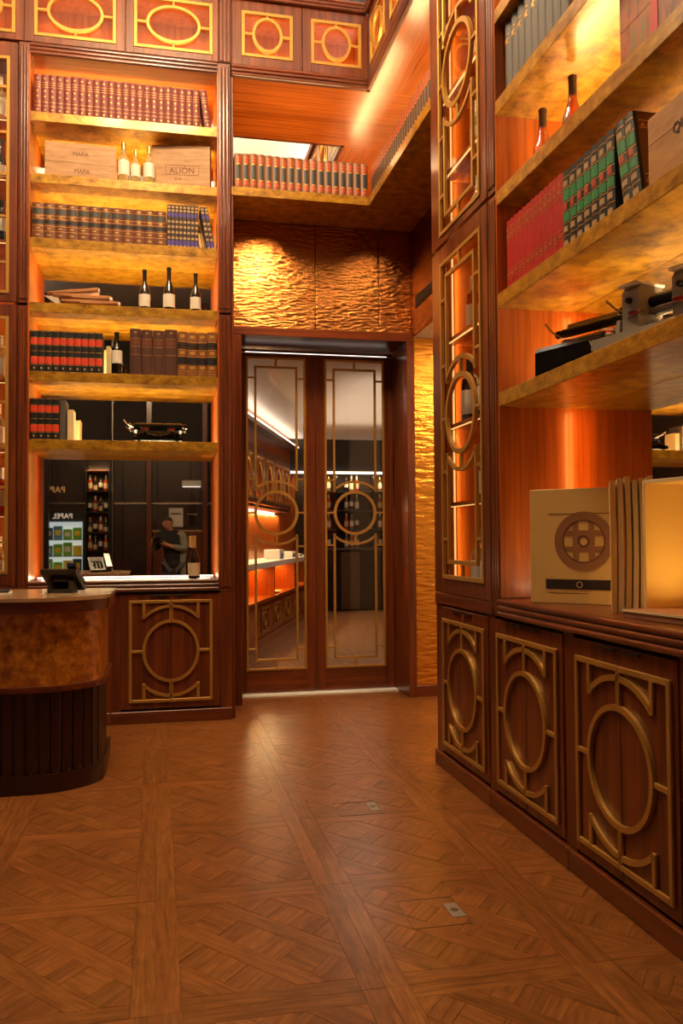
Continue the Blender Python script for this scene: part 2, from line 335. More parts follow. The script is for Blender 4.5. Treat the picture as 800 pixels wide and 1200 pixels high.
def board_finish(bld, uvs, tones, name):
    me = bpy.data.meshes.new(name); me.from_pydata(bld.v, [], bld.f); me.materials.append(MATS['oak_parquet'])
    uv = me.uv_layers.new(name='UVMap'); ca = me.color_attributes.new('tone', 'FLOAT_COLOR', 'POINT')
    li = [l.vertex_index for l in me.loops]; uv.data.foreach_set('uv', [c for i in li for c in uvs[i]]); ca.data.foreach_set('color', [c for t in tones for c in t])
    bm = bmesh.new(); bm.from_mesh(me); bmesh.ops.recalc_face_normals(bm, faces=bm.faces)
    for f_ in bm.faces:
        if f_.normal.z < -.5: f_.normal_flip()
    bm.to_mesh(me); bm.free(); return link(name, me, fl)
for poly, g in pieces[:300]:
    bl, uvs, tn = B(), [], []; board_geo(bl, uvs, tn, poly, g); board_finish(bl, uvs, tn, 'parquet_board')
bl, uvs, tn = B(), [], []
for poly, g in pieces[300:]: board_geo(bl, uvs, tn, poly, g)
o = board_finish(bl, uvs, tn, 'parquet_boards'); o['kind'] = 'stuff'
# two floor hatches with a small steel plate
for (x0, x1, y0, y1, px0, px1, py0, py1), lab in (((.832, 1.04, 2.762, 2.985, .988, 1.036, 2.816, 2.926), 'larger square floor socket hatch nearest the viewer, steel plate in its corner'),
                                                   ((.836, 1.05, 3.944, 4.14, .994, 1.044, 3.984, 4.118), 'square floor socket hatch farther away, pale steel plate catching light')):
    t = thing('floor_hatch', lab, 'floor hatch', ((x0 + x1) / 2, (y0 + y1) / 2, 0), 0, 'socket hatches in the parquet'); cx, cy = (x0 + x1) / 2, (y0 + y1) / 2
    b = B(); e = .004
    b.box(x0 - cx, x1 - cx, y0 - cy, y0 - cy + e, 0, .0015).box(x0 - cx, x1 - cx, y1 - cy - e, y1 - cy, 0, .0015).box(x0 - cx, x0 - cx + e, y0 - cy, y1 - cy, 0, .0015).box(x1 - cx - e, x1 - cx, y0 - cy, y1 - cy, 0, .0015)
    b.obj('hatch_rim', 'pewter', t)
    B().box(px0 - cx, px1 - cx, py0 - cy, py1 - cy, 0, .003, .001).obj('steel_plate', 'grey_metal', t)
    B().lathe([(0, .0045), (.013, .0045), (.015, .003)], 16, ((px0 + px1) / 2 - cx, (py0 + py1) / 2 - cy, 0)).obj('finger_ring', 'pewter', t)

# ------------------------------------------------------------------ joinery builders (local: x right, y away from the viewer, z up, front face at y=0)
def reeds(x0, x1, z0, z1, n, y0, y1, proud=.012, along='x'):
    """moulding with n rounded reeds, running along x (or z)"""
    lo, hi = (z0, z1) if along == 'x' else (x0, x1); pts = [(y1, lo)]; h = (hi - lo) / n
    for i in range(n):
        for k in range(7):
            a = pi * k / 6; pts.append((y0 - proud * sin(a) ** .7 if 0 < k < 6 else y0, lo + h * i + h * (.5 - .46 * cos(a))))
    pts.append((y1, hi)); b = B()
    return b.prism(pts, x0, x1, 'x') if along == 'x' else b.prism([(p[1], p[0]) for p in pts], z0, z1, 'z')
def half_lattice(s, cx, cz, Wd, Hd, rx, rz, b=.021, y0=-.010, y1=.002):
    """one half of the ring lattice of a base cabinet door pair; s = -1 left, 1 right"""
    g = B(); x = lambda a, c: tuple(sorted((cx + s * a, cx + s * c))); sm = .0015
    bar = lambda a, c, z0, z1: g.box(*x(a, c), y0, y1, cz + z0, cz + z1, .002)
    bar(Wd / 2 - b, Wd / 2, -Hd / 2, Hd / 2); bar(sm, Wd / 2 - b, Hd / 2 - b, Hd / 2); bar(sm, Wd / 2 - b, -Hd / 2, -Hd / 2 + b)
    bar(sm, sm + .011, rz, Hd / 2 - b); bar(sm, sm + .011, -Hd / 2 + b, -rz); bar(rx + b * .3, Wd / 2 - b, -b * .45, b * .45)
    e = math.asin(min(.999, sm / rx)); q = pi / 2
    rng = (lambda a0, a1: (a0, a1)) if s > 0 else (lambda a0, a1: (pi - a0, pi - a1))
    g.arc(cx, cz, rx, rz, b, *rng(-q + e, q - e), 28, y0 - .003, y1)
    ax, az = rx * 1.5, rz * 1.5; a0 = math.acos(rx * .98 / ax)
    g.arc(cx, cz, ax, az, b, *rng(a0, q - .006), 14, y0, y1); g.arc(cx, cz, ax, az, b, *rng(-q + .006, -a0), 14, y0, y1)
    zz = az * sin(a0) - b * .6
    bar(rx - b * .5, rx + b * .5, zz, Hd / 2 - b); bar(rx - b * .5, rx + b * .5, -Hd / 2 + b, -zz)
    return g
def tall_lattice(cx, cz, Wd, Hd, ix, iz, R, Ra, tz, b=.018, y0=-.008, y1=.004):
    """outer frame, inner frame broken by a ring with two outer arcs; ix = half width of inner frame, iz = its half height"""
    g = B(); bar = lambda x0, x1, z0, z1: g.box(cx + x0, cx + x1, y0, y1, cz + z0, cz + z1, .0015)
    w, h = Wd / 2, Hd / 2
    bar(-w, -w + b, -h, h); bar(w - b, w, -h, h); bar(-w + b, w - b, h - b, h); bar(-w + b, w - b, -h, -h + b)
    a0 = math.acos(ix / Ra[0]); za = Ra[1] * sin(a0)
    for s in (-1, 1):
        for zs in (-1, 1):
            z = sorted((zs * za * .9, zs * iz)); bar(*sorted((s * (ix - b / 2), s * (ix + b / 2))), *z)
            bar(*sorted((s * (ix + b / 2), s * (w - b))), zs * tz - b * .4, zs * tz + b * .4)
            bar(*sorted((s * (ix + b / 2), s * (w - b))), zs * (za + .08) - b * .4, zs * (za + .08) + b * .4)
        bar(*sorted((s * (R[0] + b * .4), s * (w - b))), -b * .4, b * .4)
    for zs in (-1, 1):
        bar(-ix - b / 2, ix + b / 2, *sorted((zs * (iz - b / 2), zs * (iz + b / 2)))); bar(-b * .5, b * .5, *sorted((zs * (iz + b / 2), zs * (h - b))))
        bar(-b * .5, b * .5, *sorted((zs * (R[1] + b * .4), zs * (Ra[1] - b * .4))))
        g.arc(cx, cz, Ra[0], Ra[1], b, zs * a0, zs * (pi - a0), 24, y0, y1)
    g.arc(cx, cz, R[0], R[1], b * 1.2, 0, 2 * pi, 44, y0 - .003, y1)
    return g
def oval_lattice(cx, cz, Wd, Hd, rx, rz, b=.024, y0=-.008, y1=.004):
    g = B(); bar = lambda x0, x1, z0, z1: g.box(cx + x0, cx + x1, y0, y1, cz + z0, cz + z1, .002); w, h = Wd / 2, Hd / 2
    bar(-w, -w + b, -h, h); bar(w - b, w, -h, h); bar(-w + b, w - b, h - b, h); bar(-w + b, w - b, -h, -h + b)
    for s in (-1, 1):
        bar(*sorted((s * rx, s * (w - b))), -b * .35, b * .35); bar(-b * .35, b * .35, *sorted((s * rz, s * (h - b))))
    g.arc(cx, cz, rx, rz, b * .85, 0, 2 * pi, 40, y0 - .003, y1)
    return g
def frame(x0, x1, z0, z1, gx0, gx1, gz0, gz1, y0, y1):
    g = B(); g.box(x0, gx0, y0, y1, z0, z1, .002); g.box(gx1, x1, y0, y1, z0, z1, .002); g.box(gx0, gx1, y0, y1, gz1, z1, .002); g.box(gx0, gx1, y0, y1, z0, gz0, .002); return g

def base_cabinet(label, loc, rz, w, dx, gw, gh, cz, rx, rzz, depth=.44, ztop=.925):
    """w cabinet width; dx = (door x0, door x1)"""
    t = thing('base_cabinet', label, 'cabinet', loc, rz, 'base cabinets with brass ring lattice')
    b = B(); b.box(0, dx[0], .004, depth, .085, ztop).box(dx[1], w, .004, depth, .085, ztop).box(dx[0], dx[1], .05, depth, .085, ztop); b.obj('carcase', 'mahogany', t)
    B().box(.0005, w - .0005, -.014, depth, 0, .085, .004).obj('plinth', 'mahogany_across', t)
    mid = (dx[0] + dx[1]) / 2; gc = mid
    for s in (-1, 1):
        x0, x1 = (dx[0] + .002, mid - .0015) if s < 0 else (mid + .0015, dx[1] - .002)
        d = B().box(x0, x1, -.002, .022, .10, ztop - .014, .002).obj('door', 'mahogany', t)
        half_lattice(s, gc, cz, gw, gh, rx, rzz, y0=-.014, y1=-.002).obj('lattice', 'brass', d)
        hx = sorted((mid + s * .02, mid + s * .14)); B().box(*hx, -.012, -.002, ztop - .030, ztop - .020, .002).obj('finger_pull', 'black', d)
    return t
def fluted_post(par, x0, x1, z0, z1):
    zz = [z0, 2.945, 2.962, z1] if z1 > 3 and z0 < 2.9 else [z0, z1]
    for i in range(0, len(zz), 2):
        a, b_ = zz[i], zz[i + 1]; g = reeds(x0 + .008, x1 - .008, a + .03, b_ - .03, 3, .0, .02, .007, 'z'); g.box(x0, x1, .002, .05, a, b_, .002)
        g.obj('fluted_post', 'mahogany', par)

def glass_cabinet(label, loc, rz, w, gx, low, upp, shelves, depth=.42, endframe=0):
    """two doors, low=(gz0,gz1,ring z) upp the same"""
    t = thing('display_cabinet', label, 'cabinet', loc, rz, 'tall glazed display cabinets')
    b = B(); b.box(0, .025, .03, depth, .97, 4.81).box(w - .025, w, .03, depth, .97, 4.81); b.obj('side_panel', 'veneer', t)
    B().box(.025, w - .025, depth - .02, depth, .97, 4.81).obj('back_panel', 'veneer', t)
    B().box(.025, w - .025, .03, depth - .02, .97, 1.0).box(.025, w - .025, .03, depth - .02, 4.78, 4.81).obj('cabinet_top', 'mahogany_across', t)
    B().box(.0, w, -.004, .03, .925, .985, .002).obj('bottom_rail', 'mahogany_across', t)
    for z in shelves:
        s = B().box(.026, w - .026, .06, depth - .021, z - .022, z, .002).obj('shelf', 'veneer_across', t)
        B().box(.03, w - .03, .062, .072, z - .026, z - .0225).obj('led_strip', 'led_warm', s)
    for z0, z1, (g0, g1, rc) in ((.99, 2.945, low), (2.965, 4.805, upp)):
        d = frame(.004, w - .004, z0, z1, gx[0], gx[1], g0, g1, -.004, .022).obj('door', 'mahogany', t)
        cx = (gx[0] + gx[1]) / 2; gw = gx[1] - gx[0]; cz = (g0 + g1) / 2; gh = g1 - g0
        tall_lattice(cx, cz, gw, gh, gw * .345, gh / 2 - .095, (gw * .345, .205), (gw * .50, .30), gh / 2 - .22, b=.022, y0=-.012, y1=.006).obj('lattice', 'brass', d)
        B().box(gx[0] - .008, gx[1] + .008, .010, .014, g0 - .008, g1 + .008).obj('pane', 'glass', d)
        for hz in (z0 + .10, z0 + .45, z1 - .45, z1 - .10): B().box(.026, .075, .03, .06, hz - .025, hz + .025, .004).lathe([(0, -.015), (.012, -.015), (.012, .015), (0, .015)], 10, (.08, .045, hz)).obj('hinge', 'steel', d)
    for x in (.03, w - .03):
        B().box(x - .005, x + .004, .108, .116, 1.0, 4.78).obj('led_strip', 'led_warm', t)
        sgn = 1 if x < w / 2 else -1
        for z0, z1 in ((1.0, 2.9), (2.95, 4.78)): area('cabinet_led', (x + sgn * .012, .124, (z0 + z1) / 2), .010, 2.6, WARM, (pi / 2, 0, 0), t, sizey=z1 - z0)
    return t

def bay(label, loc, rz, w, tops, depth=.40, ztop=4.735, posts=((-.085, 0),), led=13.0, vled=.5, fl_=1.0):
    t = thing('bookcase', label, 'bookcase', loc, rz, 'open bookcases with gilded shelves')
    B().box(-.012, 0, .0, depth, 1.016, ztop).obj('side_panel', 'veneer', t); B().box(w, w + .012, .0, depth, 1.016, ztop).obj('side_panel', 'veneer', t)
    B().box(-.012, w + .012, depth, depth + .012, 1.016, ztop).obj('mirror_back', 'mirror', t)
    B().box(-.012, w + .012, 0, depth, ztop, ztop + .02).obj('top_panel', 'veneer_across', t)
    reeds(0, w, ztop - .0, ztop + .085, 3, -.004, .02, .010).obj('lintel', 'mahogany_across', t)
    for p in posts: fluted_post(t, p[0], p[1], .925, 4.82)
    for z in tops:
        B().box(.0005, w - .0005, .0, depth - .001, z - .068, z, .0025).obj('shelf', 'gold_leaf', t)
    zs = [1.016] + sorted(tops)
    for i, z in enumerate(zs):
        zt = zs[i + 1] - .068 if i + 1 < len(zs) else ztop
        if True: area('shelf_led', (w / 2, depth - .035, z + .012), w * .94, led if i else led * .35, (1, .74, .38), (pi + .25, 0, 0), t, sizey=.02)
        for x, r in ((.085, -1), (w - .085, 1)):
            area('corner_led', (x, depth - .012, (z + zt) / 2), zt - z - .02, vled * (zt - z) / .5, AMBER, (0, r * -pi / 2, 0), t, sizey=.010)
    return t

# ------------------------------------------------------------------ left wall of joinery (front at y = YB)
LT = [2.006, 2.485, 2.971, 3.430, 3.888, 4.330]
XL = -.875
bay('open bookcase left of the doors, six gilded shelves, reception desk in front', (XL, YB, 0), 0, 1.305, LT, posts=((-.078, -.0015), (1.3065, 1.402)))
glass_cabinet('glazed display cabinet at the far left, cut by the picture edge', (-1.70, YB, 0), 0, .745, (.07, .69), (1.07, 2.86, 0), (3.02, 4.70, 0), [1.49, 1.94, 2.43, 3.42, 3.87, 4.3])
base_cabinet('two-door base cabinet below the left bookcase, between desk and doors', (-.32, YB, 0), 0, .85, (.063, .767), .587, .723, .507, .190, .212)
base_cabinet('two-door base cabinet mostly hidden behind the reception desk', (-1.17, YB, 0), 0, .85, (.063, .767), .587, .723, .507, .190, .212)
base_cabinet('two-door base cabinet wholly behind the reception desk, far left', (-2.02, YB, 0), 0, .85, (.063, .767), .587, .723, .507, .190, .212)
t = thing('worktop', 'mahogany worktop with reeded edge under the left bookcase', 'worktop', (XL, YB, 0))
B().box(.0, 1.305, -.004, .44, .986, 1.014, .002).obj('slab', 'mahogany_across', t); reeds(.0, 1.305, .93, 1.014, 3, -.010, .01, .012).obj('reeded_edge', 'mahogany_across', t)
t = thing('led_light_bar', 'white light bar along the worktop at the foot of the mirror', 'light', (XL, YB, 1.016))
B().box(.01, 1.295, .365, .385, 0, .012, .002).obj('channel', 'steel', t); B().box(.012, 1.293, .360, .365, .002, .011).obj('diffuser', 'led_white', t)

# ------------------------------------------------------------------ right wall of joinery (front at x = XR, local x runs towards the viewer)
RT = [1.986, 2.456, 2.947, 3.385, 3.83, 4.30]
YR = 3.775
bay('open bookcase along the right wall holding typewriters, books and bottles', (XR, YR, 0), R90, 1.70, RT, posts=((-.108, -.0015), (1.7015, 1.80)))
glass_cabinet('tall glazed display cabinet with bottles right of the doors', (XR, 4.745, 0), R90, .86, (.155, .775), (1.072, 2.855, 0), (3.008, 4.70, 0), [1.50, 1.945, 2.445, 3.42, 3.87, 4.3])
B().box(0, .86, 0, .42, 0, .01)
for k, (y0, lab) in enumerate(((4.745, 'base cabinet with brass rings under the glazed display cabinet'), (3.905, 'middle base cabinet with brass rings on the right wall'), (3.11, 'nearest base cabinet with brass rings, at the right edge'), (2.27, 'base cabinet past the right edge of the picture'))):
    w = (4.745 - 3.905, 3.905 - 3.11, 3.11 - 2.27, .82)[k]; d0 = (.065, .055, .045, .055)[k]; d1 = (.84, .75, .765, .77)[k]
    gc = ((4.294), (3.51), (2.727), 1.86)[k]; mid = y0 - gc; hw = min(mid - .02, w - mid - .015)
    base_cabinet(lab, (XR, y0, 0), R90, w, (mid - hw + .02, mid + hw - .02), .625, .705, .495, .207, .206)
t = thing('worktop', 'reddish mahogany worktop with reeded edge along the right wall', 'worktop', (XR, YR - .003, 0), R90)
B().box(.0, 1.697, -.004, .44, .976, 1.012, .002).obj('slab', 'mahogany_across', t); reeds(.0, 1.697, .928, 1.012, 3, -.012, .01, .014).obj('reeded_edge', 'mahogany_across', t)

# ------------------------------------------------------------------ upper cabinets (front planes shared with the bookcases)
def upper_cabinet(label, loc, rz, w, gw, rx, rzz, cxo=None, depth=.42, lit=4.5):
    t = thing('upper_cabinet', label, 'cabinet', loc, rz, 'small upper cabinets under the ceiling')
    z0, z1 = 4.828, 5.315; cx = w / 2 if cxo is None else cxo; cz = 5.066; gh = .345 if gw < .5 else .385
    b = B(); b.box(0, .012, .024, depth, z0, z1).box(w - .012, w, .024, depth, z0, z1).box(.012, w - .012, depth - .012, depth, z0, z1).box(.012, w - .012, .024, depth - .012, z0, z0 + .012).box(.012, w - .012, .024, depth - .012, z1 - .012, z1)
    b.obj('carcase', 'veneer', t)
    d = frame(.002, w - .002, z0, z1, cx - gw / 2, cx + gw / 2, cz - gh / 2, cz + gh / 2, 0, .022).obj('door', 'mahogany', t)
    oval_lattice(cx, cz, gw, gh, rx, rzz, y0=-.006, y1=.012).obj('lattice', 'brass', d)
    B().box(cx - gw / 2 - .006, cx + gw / 2 + .006, .013, .017, cz - gh / 2 - .006, cz + gh / 2 + .006).obj('pane', 'glass', d)
    if lit: area('cabinet_led', (w / 2, .05, z0 + .02), w * .8, lit, WARM, (pi - .35, 0, 0), t, sizey=.015)
    return t
upper_cabinet('upper cabinet door at the far left corner, cut by the picture edge', (-1.61, YB, 0), 0, .69, .565, .19, .13, .35)
upper_cabinet('wide upper cabinet above the maroon books, left of the pair', (-.917, YB, 0), 0, .69, .562, .185, .13, .345)
upper_cabinet('wide upper cabinet above the maroon books, right of the pair', (-.224, YB, 0), 0, .665, .565, .185, .13, .34)
upper_cabinet('small upper cabinet above the doors, beside the fluted post', (.541, YB, 0), 0, .527, .386, .104, .122, .264)
upper_cabinet('small upper cabinet above the doors, next to the corner', (1.07, YB, 0), 0, .51, .392, .104, .122, .262)
for k, wh in enumerate(('nearest the corner', 'second from the corner', 'third from the corner', 'fourth from the corner', 'fifth from the corner')):
    upper_cabinet('upper cabinet on the right wall facing left, ' + wh, (XR, 6.245 - k * .56, 0), R90, .556, .42, .125, .122, lit=4.5 if k < 3 else 0)
t = thing('fluted_post', 'tall fluted post between left bookcase and door alcove, upper end', 'post', (0, YB, 0))
reeds(.448, .530, 4.83, 5.40, 3, -.006, .03, .007, 'z').obj('post_shaft', 'mahogany', t); B().box(.444, .534, -.002, .42, 4.822, 5.40, .002).obj('post_core', 'mahogany', t)
tr1 = struct(reeds(-3.0, XR - .012, 5.318, 5.40, 3, YB - .02, YB + .42, .012).obj('trim_1', 'mahogany_across'))
tr2 = struct(reeds(0, 7.0, 5.318, 5.40, 3, -.02, .42, .012).obj('trim_2', 'mahogany_across')); tr2.location = (XR, YB - .02, 0); tr2.rotation_euler = (0, 0, R90)
tr3 = struct(reeds(.534, XR - .010, 4.735, 4.824, 3, YB - .004, YB + .03, .012).obj('trim_3', 'mahogany_across'))
tr4 = struct(reeds(0, 1.50, 4.735, 4.824, 3, -.004, .03, .012).obj('trim_4', 'mahogany_across')); tr4.location = (XR, YB, 0); tr4.rotation_euler = (0, 0, R90)
# soffit boards under the upper cabinets of the alcove
B_ = B().box(.534, XR + .02, YB + .03, YW, 4.735, 4.76); so = struct(B_.obj('ceiling_alcove', 'veneer_across'))
so2 = B().box(0, 1.50, .0, XW - XR - .02, 4.735, 4.76).obj('soffit_board', 'veneer_across', so); so2.location = (XR + .02, YB, 0); so2.rotation_euler = (0, 0, R90)
so3 = B().box(XR + .02, XW, YB, YW, 4.735, 4.76).obj('soffit_board', 'veneer_across', so)

area('alcove_led', (1.05, YW - .05, 3.915), 1.0, 9, WARM, (pi + .2, 0, 0), None, sizey=.03)  # fill strips added behind the books to brighten the soffit
area('alcove_led', (XW - .05, 5.7, 3.915), .03, 11, WARM, (pi, -.2, 0), None, sizey=1.7)
# ------------------------------------------------------------------ alcove shelf with its mirror
t = thing('wall_shelf', 'gilded shelf running round the alcove above the doors', 'shelf', (0, 0, 3.84))
B().box(.534, XR, YB, YW - .004, 0, .066, .0025).obj('shelf_board', 'gold_leaf', t)
B().box(XR, XW - .004, 4.75, YW - .004, 0, .066, .0025).obj('shelf_board', 'gold_leaf', t)
t = thing('wall_mirror', 'mirror behind the alcove books, facing the viewer', 'mirror', (0, 0, 3.906)); B().box(.534, XW - .012, YW - .010, YW - .002, 0, .828).obj('mirror_sheet', 'mirror', t)
t = thing('wall_mirror', 'mirror behind the books of the alcove side shelf', 'mirror', (0, 0, 3.906)); B().box(XW - .010, XW - .002, 4.76, YW - .012, 0, .828).obj('mirror_sheet', 'mirror', t)
t = thing('air_vent', 'black slotted air vent in the hammered side wall', 'vent', (XW, 6.62, 3.17), R90)
B().box(0, .46, -.004, .0, 0, .10).obj('vent_plate', 'black', t)
for k in range(5): B().box(.005, .455, -.012, -.004, .008 + k * .019, .018 + k * .019, .002).obj('slat', 'dark_grey', t)
# end panel of the left bookcase and the fluted casing of the doors
t = thing('bookcase_end_panel', 'dark mahogany end panel closing the left bookcase beside the doors', 'panel', (.532, YB, 0)); B().box(0, .018, .01, YW - YB, 0, 4.735, .003).obj('panel_board', 'mahogany', t); B().box(0.018, .03, .25, YW - YB - .03, 0, 2.96, .003).obj('cover_strip', 'mahogany', t)

# ------------------------------------------------------------------ glass double doors
cas = sroot('trim_5', (0, YW, 0))
B().box(.560, .648, -.028, .02, 0, 2.918, .003).obj('casing_side', 'mahogany', cas); B().box(2.006, 2.068, -.028, .02, 0, 2.918, .003).obj('casing_side', 'mahogany', cas); B().box(.560, 2.068, -.028, .02, 2.918, 2.985, .003).obj('casing_head', 'mahogany_across', cas)
B().box(.620, .648, .02, .50, 0, 2.918).obj('jamb', 'mahogany', cas); B().box(2.006, 2.034, .02, .50, 0, 2.918).obj('jamb', 'mahogany', cas); B().box(.620, 2.034, .02, .50, 2.918, 2.946).obj('jamb_head', 'mahogany_across', cas)
B().box(.66, 2.0, .365, .378, 2.86, 2.874, .003).obj('door_track', 'steel', cas); B().box(.72, 1.94, .362, .3655, 2.866, 2.871).obj('led_strip', 'led_white', cas)  # bar added for the door head's bright streak; glowing strip paints the highlight
B().box(.648, 2.006, .30, .50, -.004, .012, .002).obj('threshold', 'ice_white', cas)
for k, (x0, x1, g0, g1, lab) in enumerate(((.652, 1.3155, .724, 1.234, 'left'), (1.3185, 2.002, 1.395, 1.925, 'right'))):
    d = sroot('door_%d' % (k + 1), (0, 7.14, 0))
    z0, z1, gz0, gz1 = .018, 2.90, .20, 2.838
    B().box(x0, g0, 0, .04, z0, z1, .003).obj('stile', 'mahogany', d); B().box(g1, x1, 0, .04, z0, z1, .003).obj('stile', 'mahogany', d)
    B().box(g0, g1, 0, .04, z0, gz0, .003).obj('rail', 'mahogany_across', d); B().box(g0, g1, 0, .04, gz1, z1, .003).obj('rail', 'mahogany_across', d)
    w = g1 - g0
    tall_lattice((g0 + g1) / 2, 1.519, w, gz1 - gz0, w * .342, 1.232, (.176, .178), (.272, .265), 1.14, b=.019, y0=-.006, y1=.014).obj('lattice', 'brass', d)
    B().box(g0 - .006, g1 + .006, .016, .022, gz0 - .006, gz1 + .006).obj('pane', 'glass', d)

# ------------------------------------------------------------------ books
def spine_pts(w, d0, bulge, n=8, off=0):
    return [(-off, d0)] + [(-off + (w + 2 * off) * k / n, -off - bulge * sin(pi * k / n)) for k in range(n + 1)] + [(w + off, d0)]
def book_kind(name, w, h, d, cover, bands, bulge=.006):
    """bands: (z0, z1, material, side inset) as fractions of the height"""
    outer = spine_pts(w, d, bulge); t_ = .003
    inner = [(w - t_, d)] + [(w - t_, .004)] + [(t_, .004)] + [(t_, d)]
    case = B().prism(outer + inner, 0, h, 'z').mesh('book', cover, True)
    parts = [('page_block', B().box(t_, w - t_, .004, d - .004, .004, h - .006).mesh('page_block', 'page'))]
    by = {}
    for i_, b_ in enumerate(bands): pn = b_[4] if len(b_) > 4 else 'spine_band'; by.setdefault((b_[2], pn, 0 if pn == 'gilt_tooling' else i_), []).append(b_)
    for (mt, pn, _i), bs in by.items():
        g = B()
        for z0, z1, _, ins, *rest in bs:
            x0, x1 = w * ins, w * (1 - ins); n = 6; y = lambda x: -bulge * sin(pi * x / w)
            o_ = [(x0 + (x1 - x0) * k / n, y(x0 + (x1 - x0) * k / n) - .0012) for k in range(n + 1)]; i_ = [(x0 + (x1 - x0) * k / n, y(x0 + (x1 - x0) * k / n) + .0004) for k in range(n, -1, -1)]
            g.prism(o_ + i_, z0 * h, z1 * h, 'z')
        parts.append((pn, g.mesh(pn, mt)))
    return dict(case=case, parts=parts, w=w, h=h, d=d)
def put_book(k, loc, rz, label, group, tilt=0, sw=1, sh=1):
    o = link('book', k['case']); o.location = loc; o.rotation_euler = (0, tilt, rz); o.scale = (sw, 1, sh); tag(o, label, 'book', group)
    for pn, me in k['parts']:
        c_ = link(pn, me, o)
        if pn == 'gilt_tooling': c_['kind'] = 'stuff'
    return o
def lines(zs, mt='gilt', t=.008, ins=.04): return [(z - t, z + t, mt, ins, 'gilt_tooling') for z in zs]
def dots(zs, mt='gilt', s=.022, ins=.3): return [(z - s, z + s, mt, ins, 'gilt_tooling') for z in zs]
K = {}
K['maroon'] = book_kind('maroon', .0502, .285, .21, 'maroon_cloth', dots([.1, .44, .58, .9], s=.014, ins=.38) + lines([.2, .3, .68, .74, .8], t=.004, ins=.1))
K['brown'] = book_kind('brown', .0770, .258, .20, 'brown_leather', [(.70, .84, 'slate_label', .06), (.43, .53, 'black_leather', 0)] + lines([.225, .37, .57, .66, .88], t=.006, ins=0) + dots([.115, .3, .62, .93], s=.014, ins=.34), .009)
K['blue'] = book_kind('blue', .0280, .315, .20, 'blackbrown', [(.72, .81, 'purple_label', 0), (.05, .17, 'purple_label', 0)] + [(z, z + .05, 'cream_leather', .14, 'spine_label') for z in (.2, .33, .46, .58, .84, .92, .0)] + [], .004)
K['redblack'] = book_kind('redblack', .0484, .293, .20, 'black_leather', [(.67, .82, 'red_label', .04), (.20, .36, 'red_label', .04)] + lines([.01, .18, .37, .505, .655, .835, .985], t=.006, ins=.08) + [(.07, .12, 'cream_leather', .38, 'gilt_tooling')], .004)
K['tallbrown'] = book_kind('tallbrown', .078, .335, .22, 'dark_brown_leather', [(.66, .76, 'brown_leather', .05)] + lines([.44, .62, .79], t=.004, ins=.08) + dots([.92], s=.012, ins=.4), .009)
K['tanblack'] = book_kind('tanblack', .069, .325, .21, 'tan_leather', [(.62, .76, 'black_leather', 0), (.27, .43, 'black_leather', 0)] + lines([.06, .12, .45, .6, .66, .72, .78], t=.005, ins=.0) + dots([.53, .2, .9], s=.03, ins=.25), .009)
K['alcove'] = book_kind('alcove', .0545, .262, .20, 'tan_leather', [(.27, .68, 'slate_label', .2, 'spine_label'), (.72, .93, 'rust_label', .14), (.07, .22, 'rust_label', .14)] + lines([.15, .80, .88], t=.006, ins=.2) + dots([.245, .70], s=.02, ins=.3), .008)
K['grey'] = book_kind('grey', .067, .36, .24, 'grey_cloth', lines([.70, .76, .82], t=.005, ins=.2) + dots([.73], s=.02, ins=.3), .012)
K['scarlet'] = book_kind('scarlet', .0435, .332, .24, 'scarlet_cloth', lines([.72, .76, .80, .84, .90, .17, .21, .25, .29], t=.0035, ins=.12) + dots([.78, .87, .23], s=.010, ins=.3), .007)
K['green'] = book_kind('green', .0570, .325, .25, 'black_leather', [(.62, .76, 'green_label', .04), (.36, .47, 'green_label', .04)] + [(z, z + .085, 'rust_label', .22, 'spine_label') for z in (.51,)] + [(z, z + .07, 'cream_leather', .18, 'spine_label') for z in (.80, .23, .05)] + lines([.34, .49, .60, .78, .92, .18], t=.005, ins=0), .008)
kg = K['green']; kl = dict(kg); fz = []
for z0, z1 in ((.80, .90), (.16, .26)):
    g_ = B().box(kg['w'] - .0005, kg['w'] + .001, .02, .24, kg['h'] * z0, kg['h'] * z0 + .004).box(kg['w'] - .0005, kg['w'] + .001, .02, .24, kg['h'] * z1 - .004, kg['h'] * z1)
    for j in range(9): g_.prism([(.024 + j * .0235, kg['h'] * z0 + .008), (.043 + j * .0235, kg['h'] * z0 + .008), (.0335 + j * .0235, kg['h'] * z1 - .008)], kg['w'] - .0005, kg['w'] + .001, 'x')
    fz.append(('gilt_tooling', g_.mesh('gilt_tooling', 'gilt')))
fz.append(('cover_board', B().box(kg['w'] - .001, kg['w'] + .0003, .014, .248, .002, kg['h'] - .002).mesh('cover_board', 'brown_leather')))
kl['parts'] = kg['parts'] + fz; K['greenlast'] = kl
SPN = .035
x = -.858
for i in range(23):
    put_book(K['maroon'], (x, YB + SPN, LT[5] + .001), 0, 'maroon gilt-stamped book on the top shelf, %s from the left' % ORD[i + 1], 'maroon set on the top shelf', sh=random.uniform(.985, 1.01)); x += .0506
put_book(K['maroon'], (.342, YB + SPN, LT[5] + .001), 0, 'maroon gilt-stamped book leaning at the right end of the top shelf', 'maroon set on the top shelf', tilt=-.13)
x = -.866
for i in range(12):
    put_book(K['brown'], (x, YB + SPN, LT[3] + .001), 0, 'brown leather book with dark title band, %s in its row of twelve' % ORD[i + 1], 'brown leather set on the left bookcase'); x += .0774
x += .006
for i in range(8):
    put_book(K['blue'], (x, YB + SPN, LT[3] + .001), 0, 'slim book with violet bands right of the brown leather set, %s upright' % ORD[i + 1], 'slim violet-banded books'); x += .0284
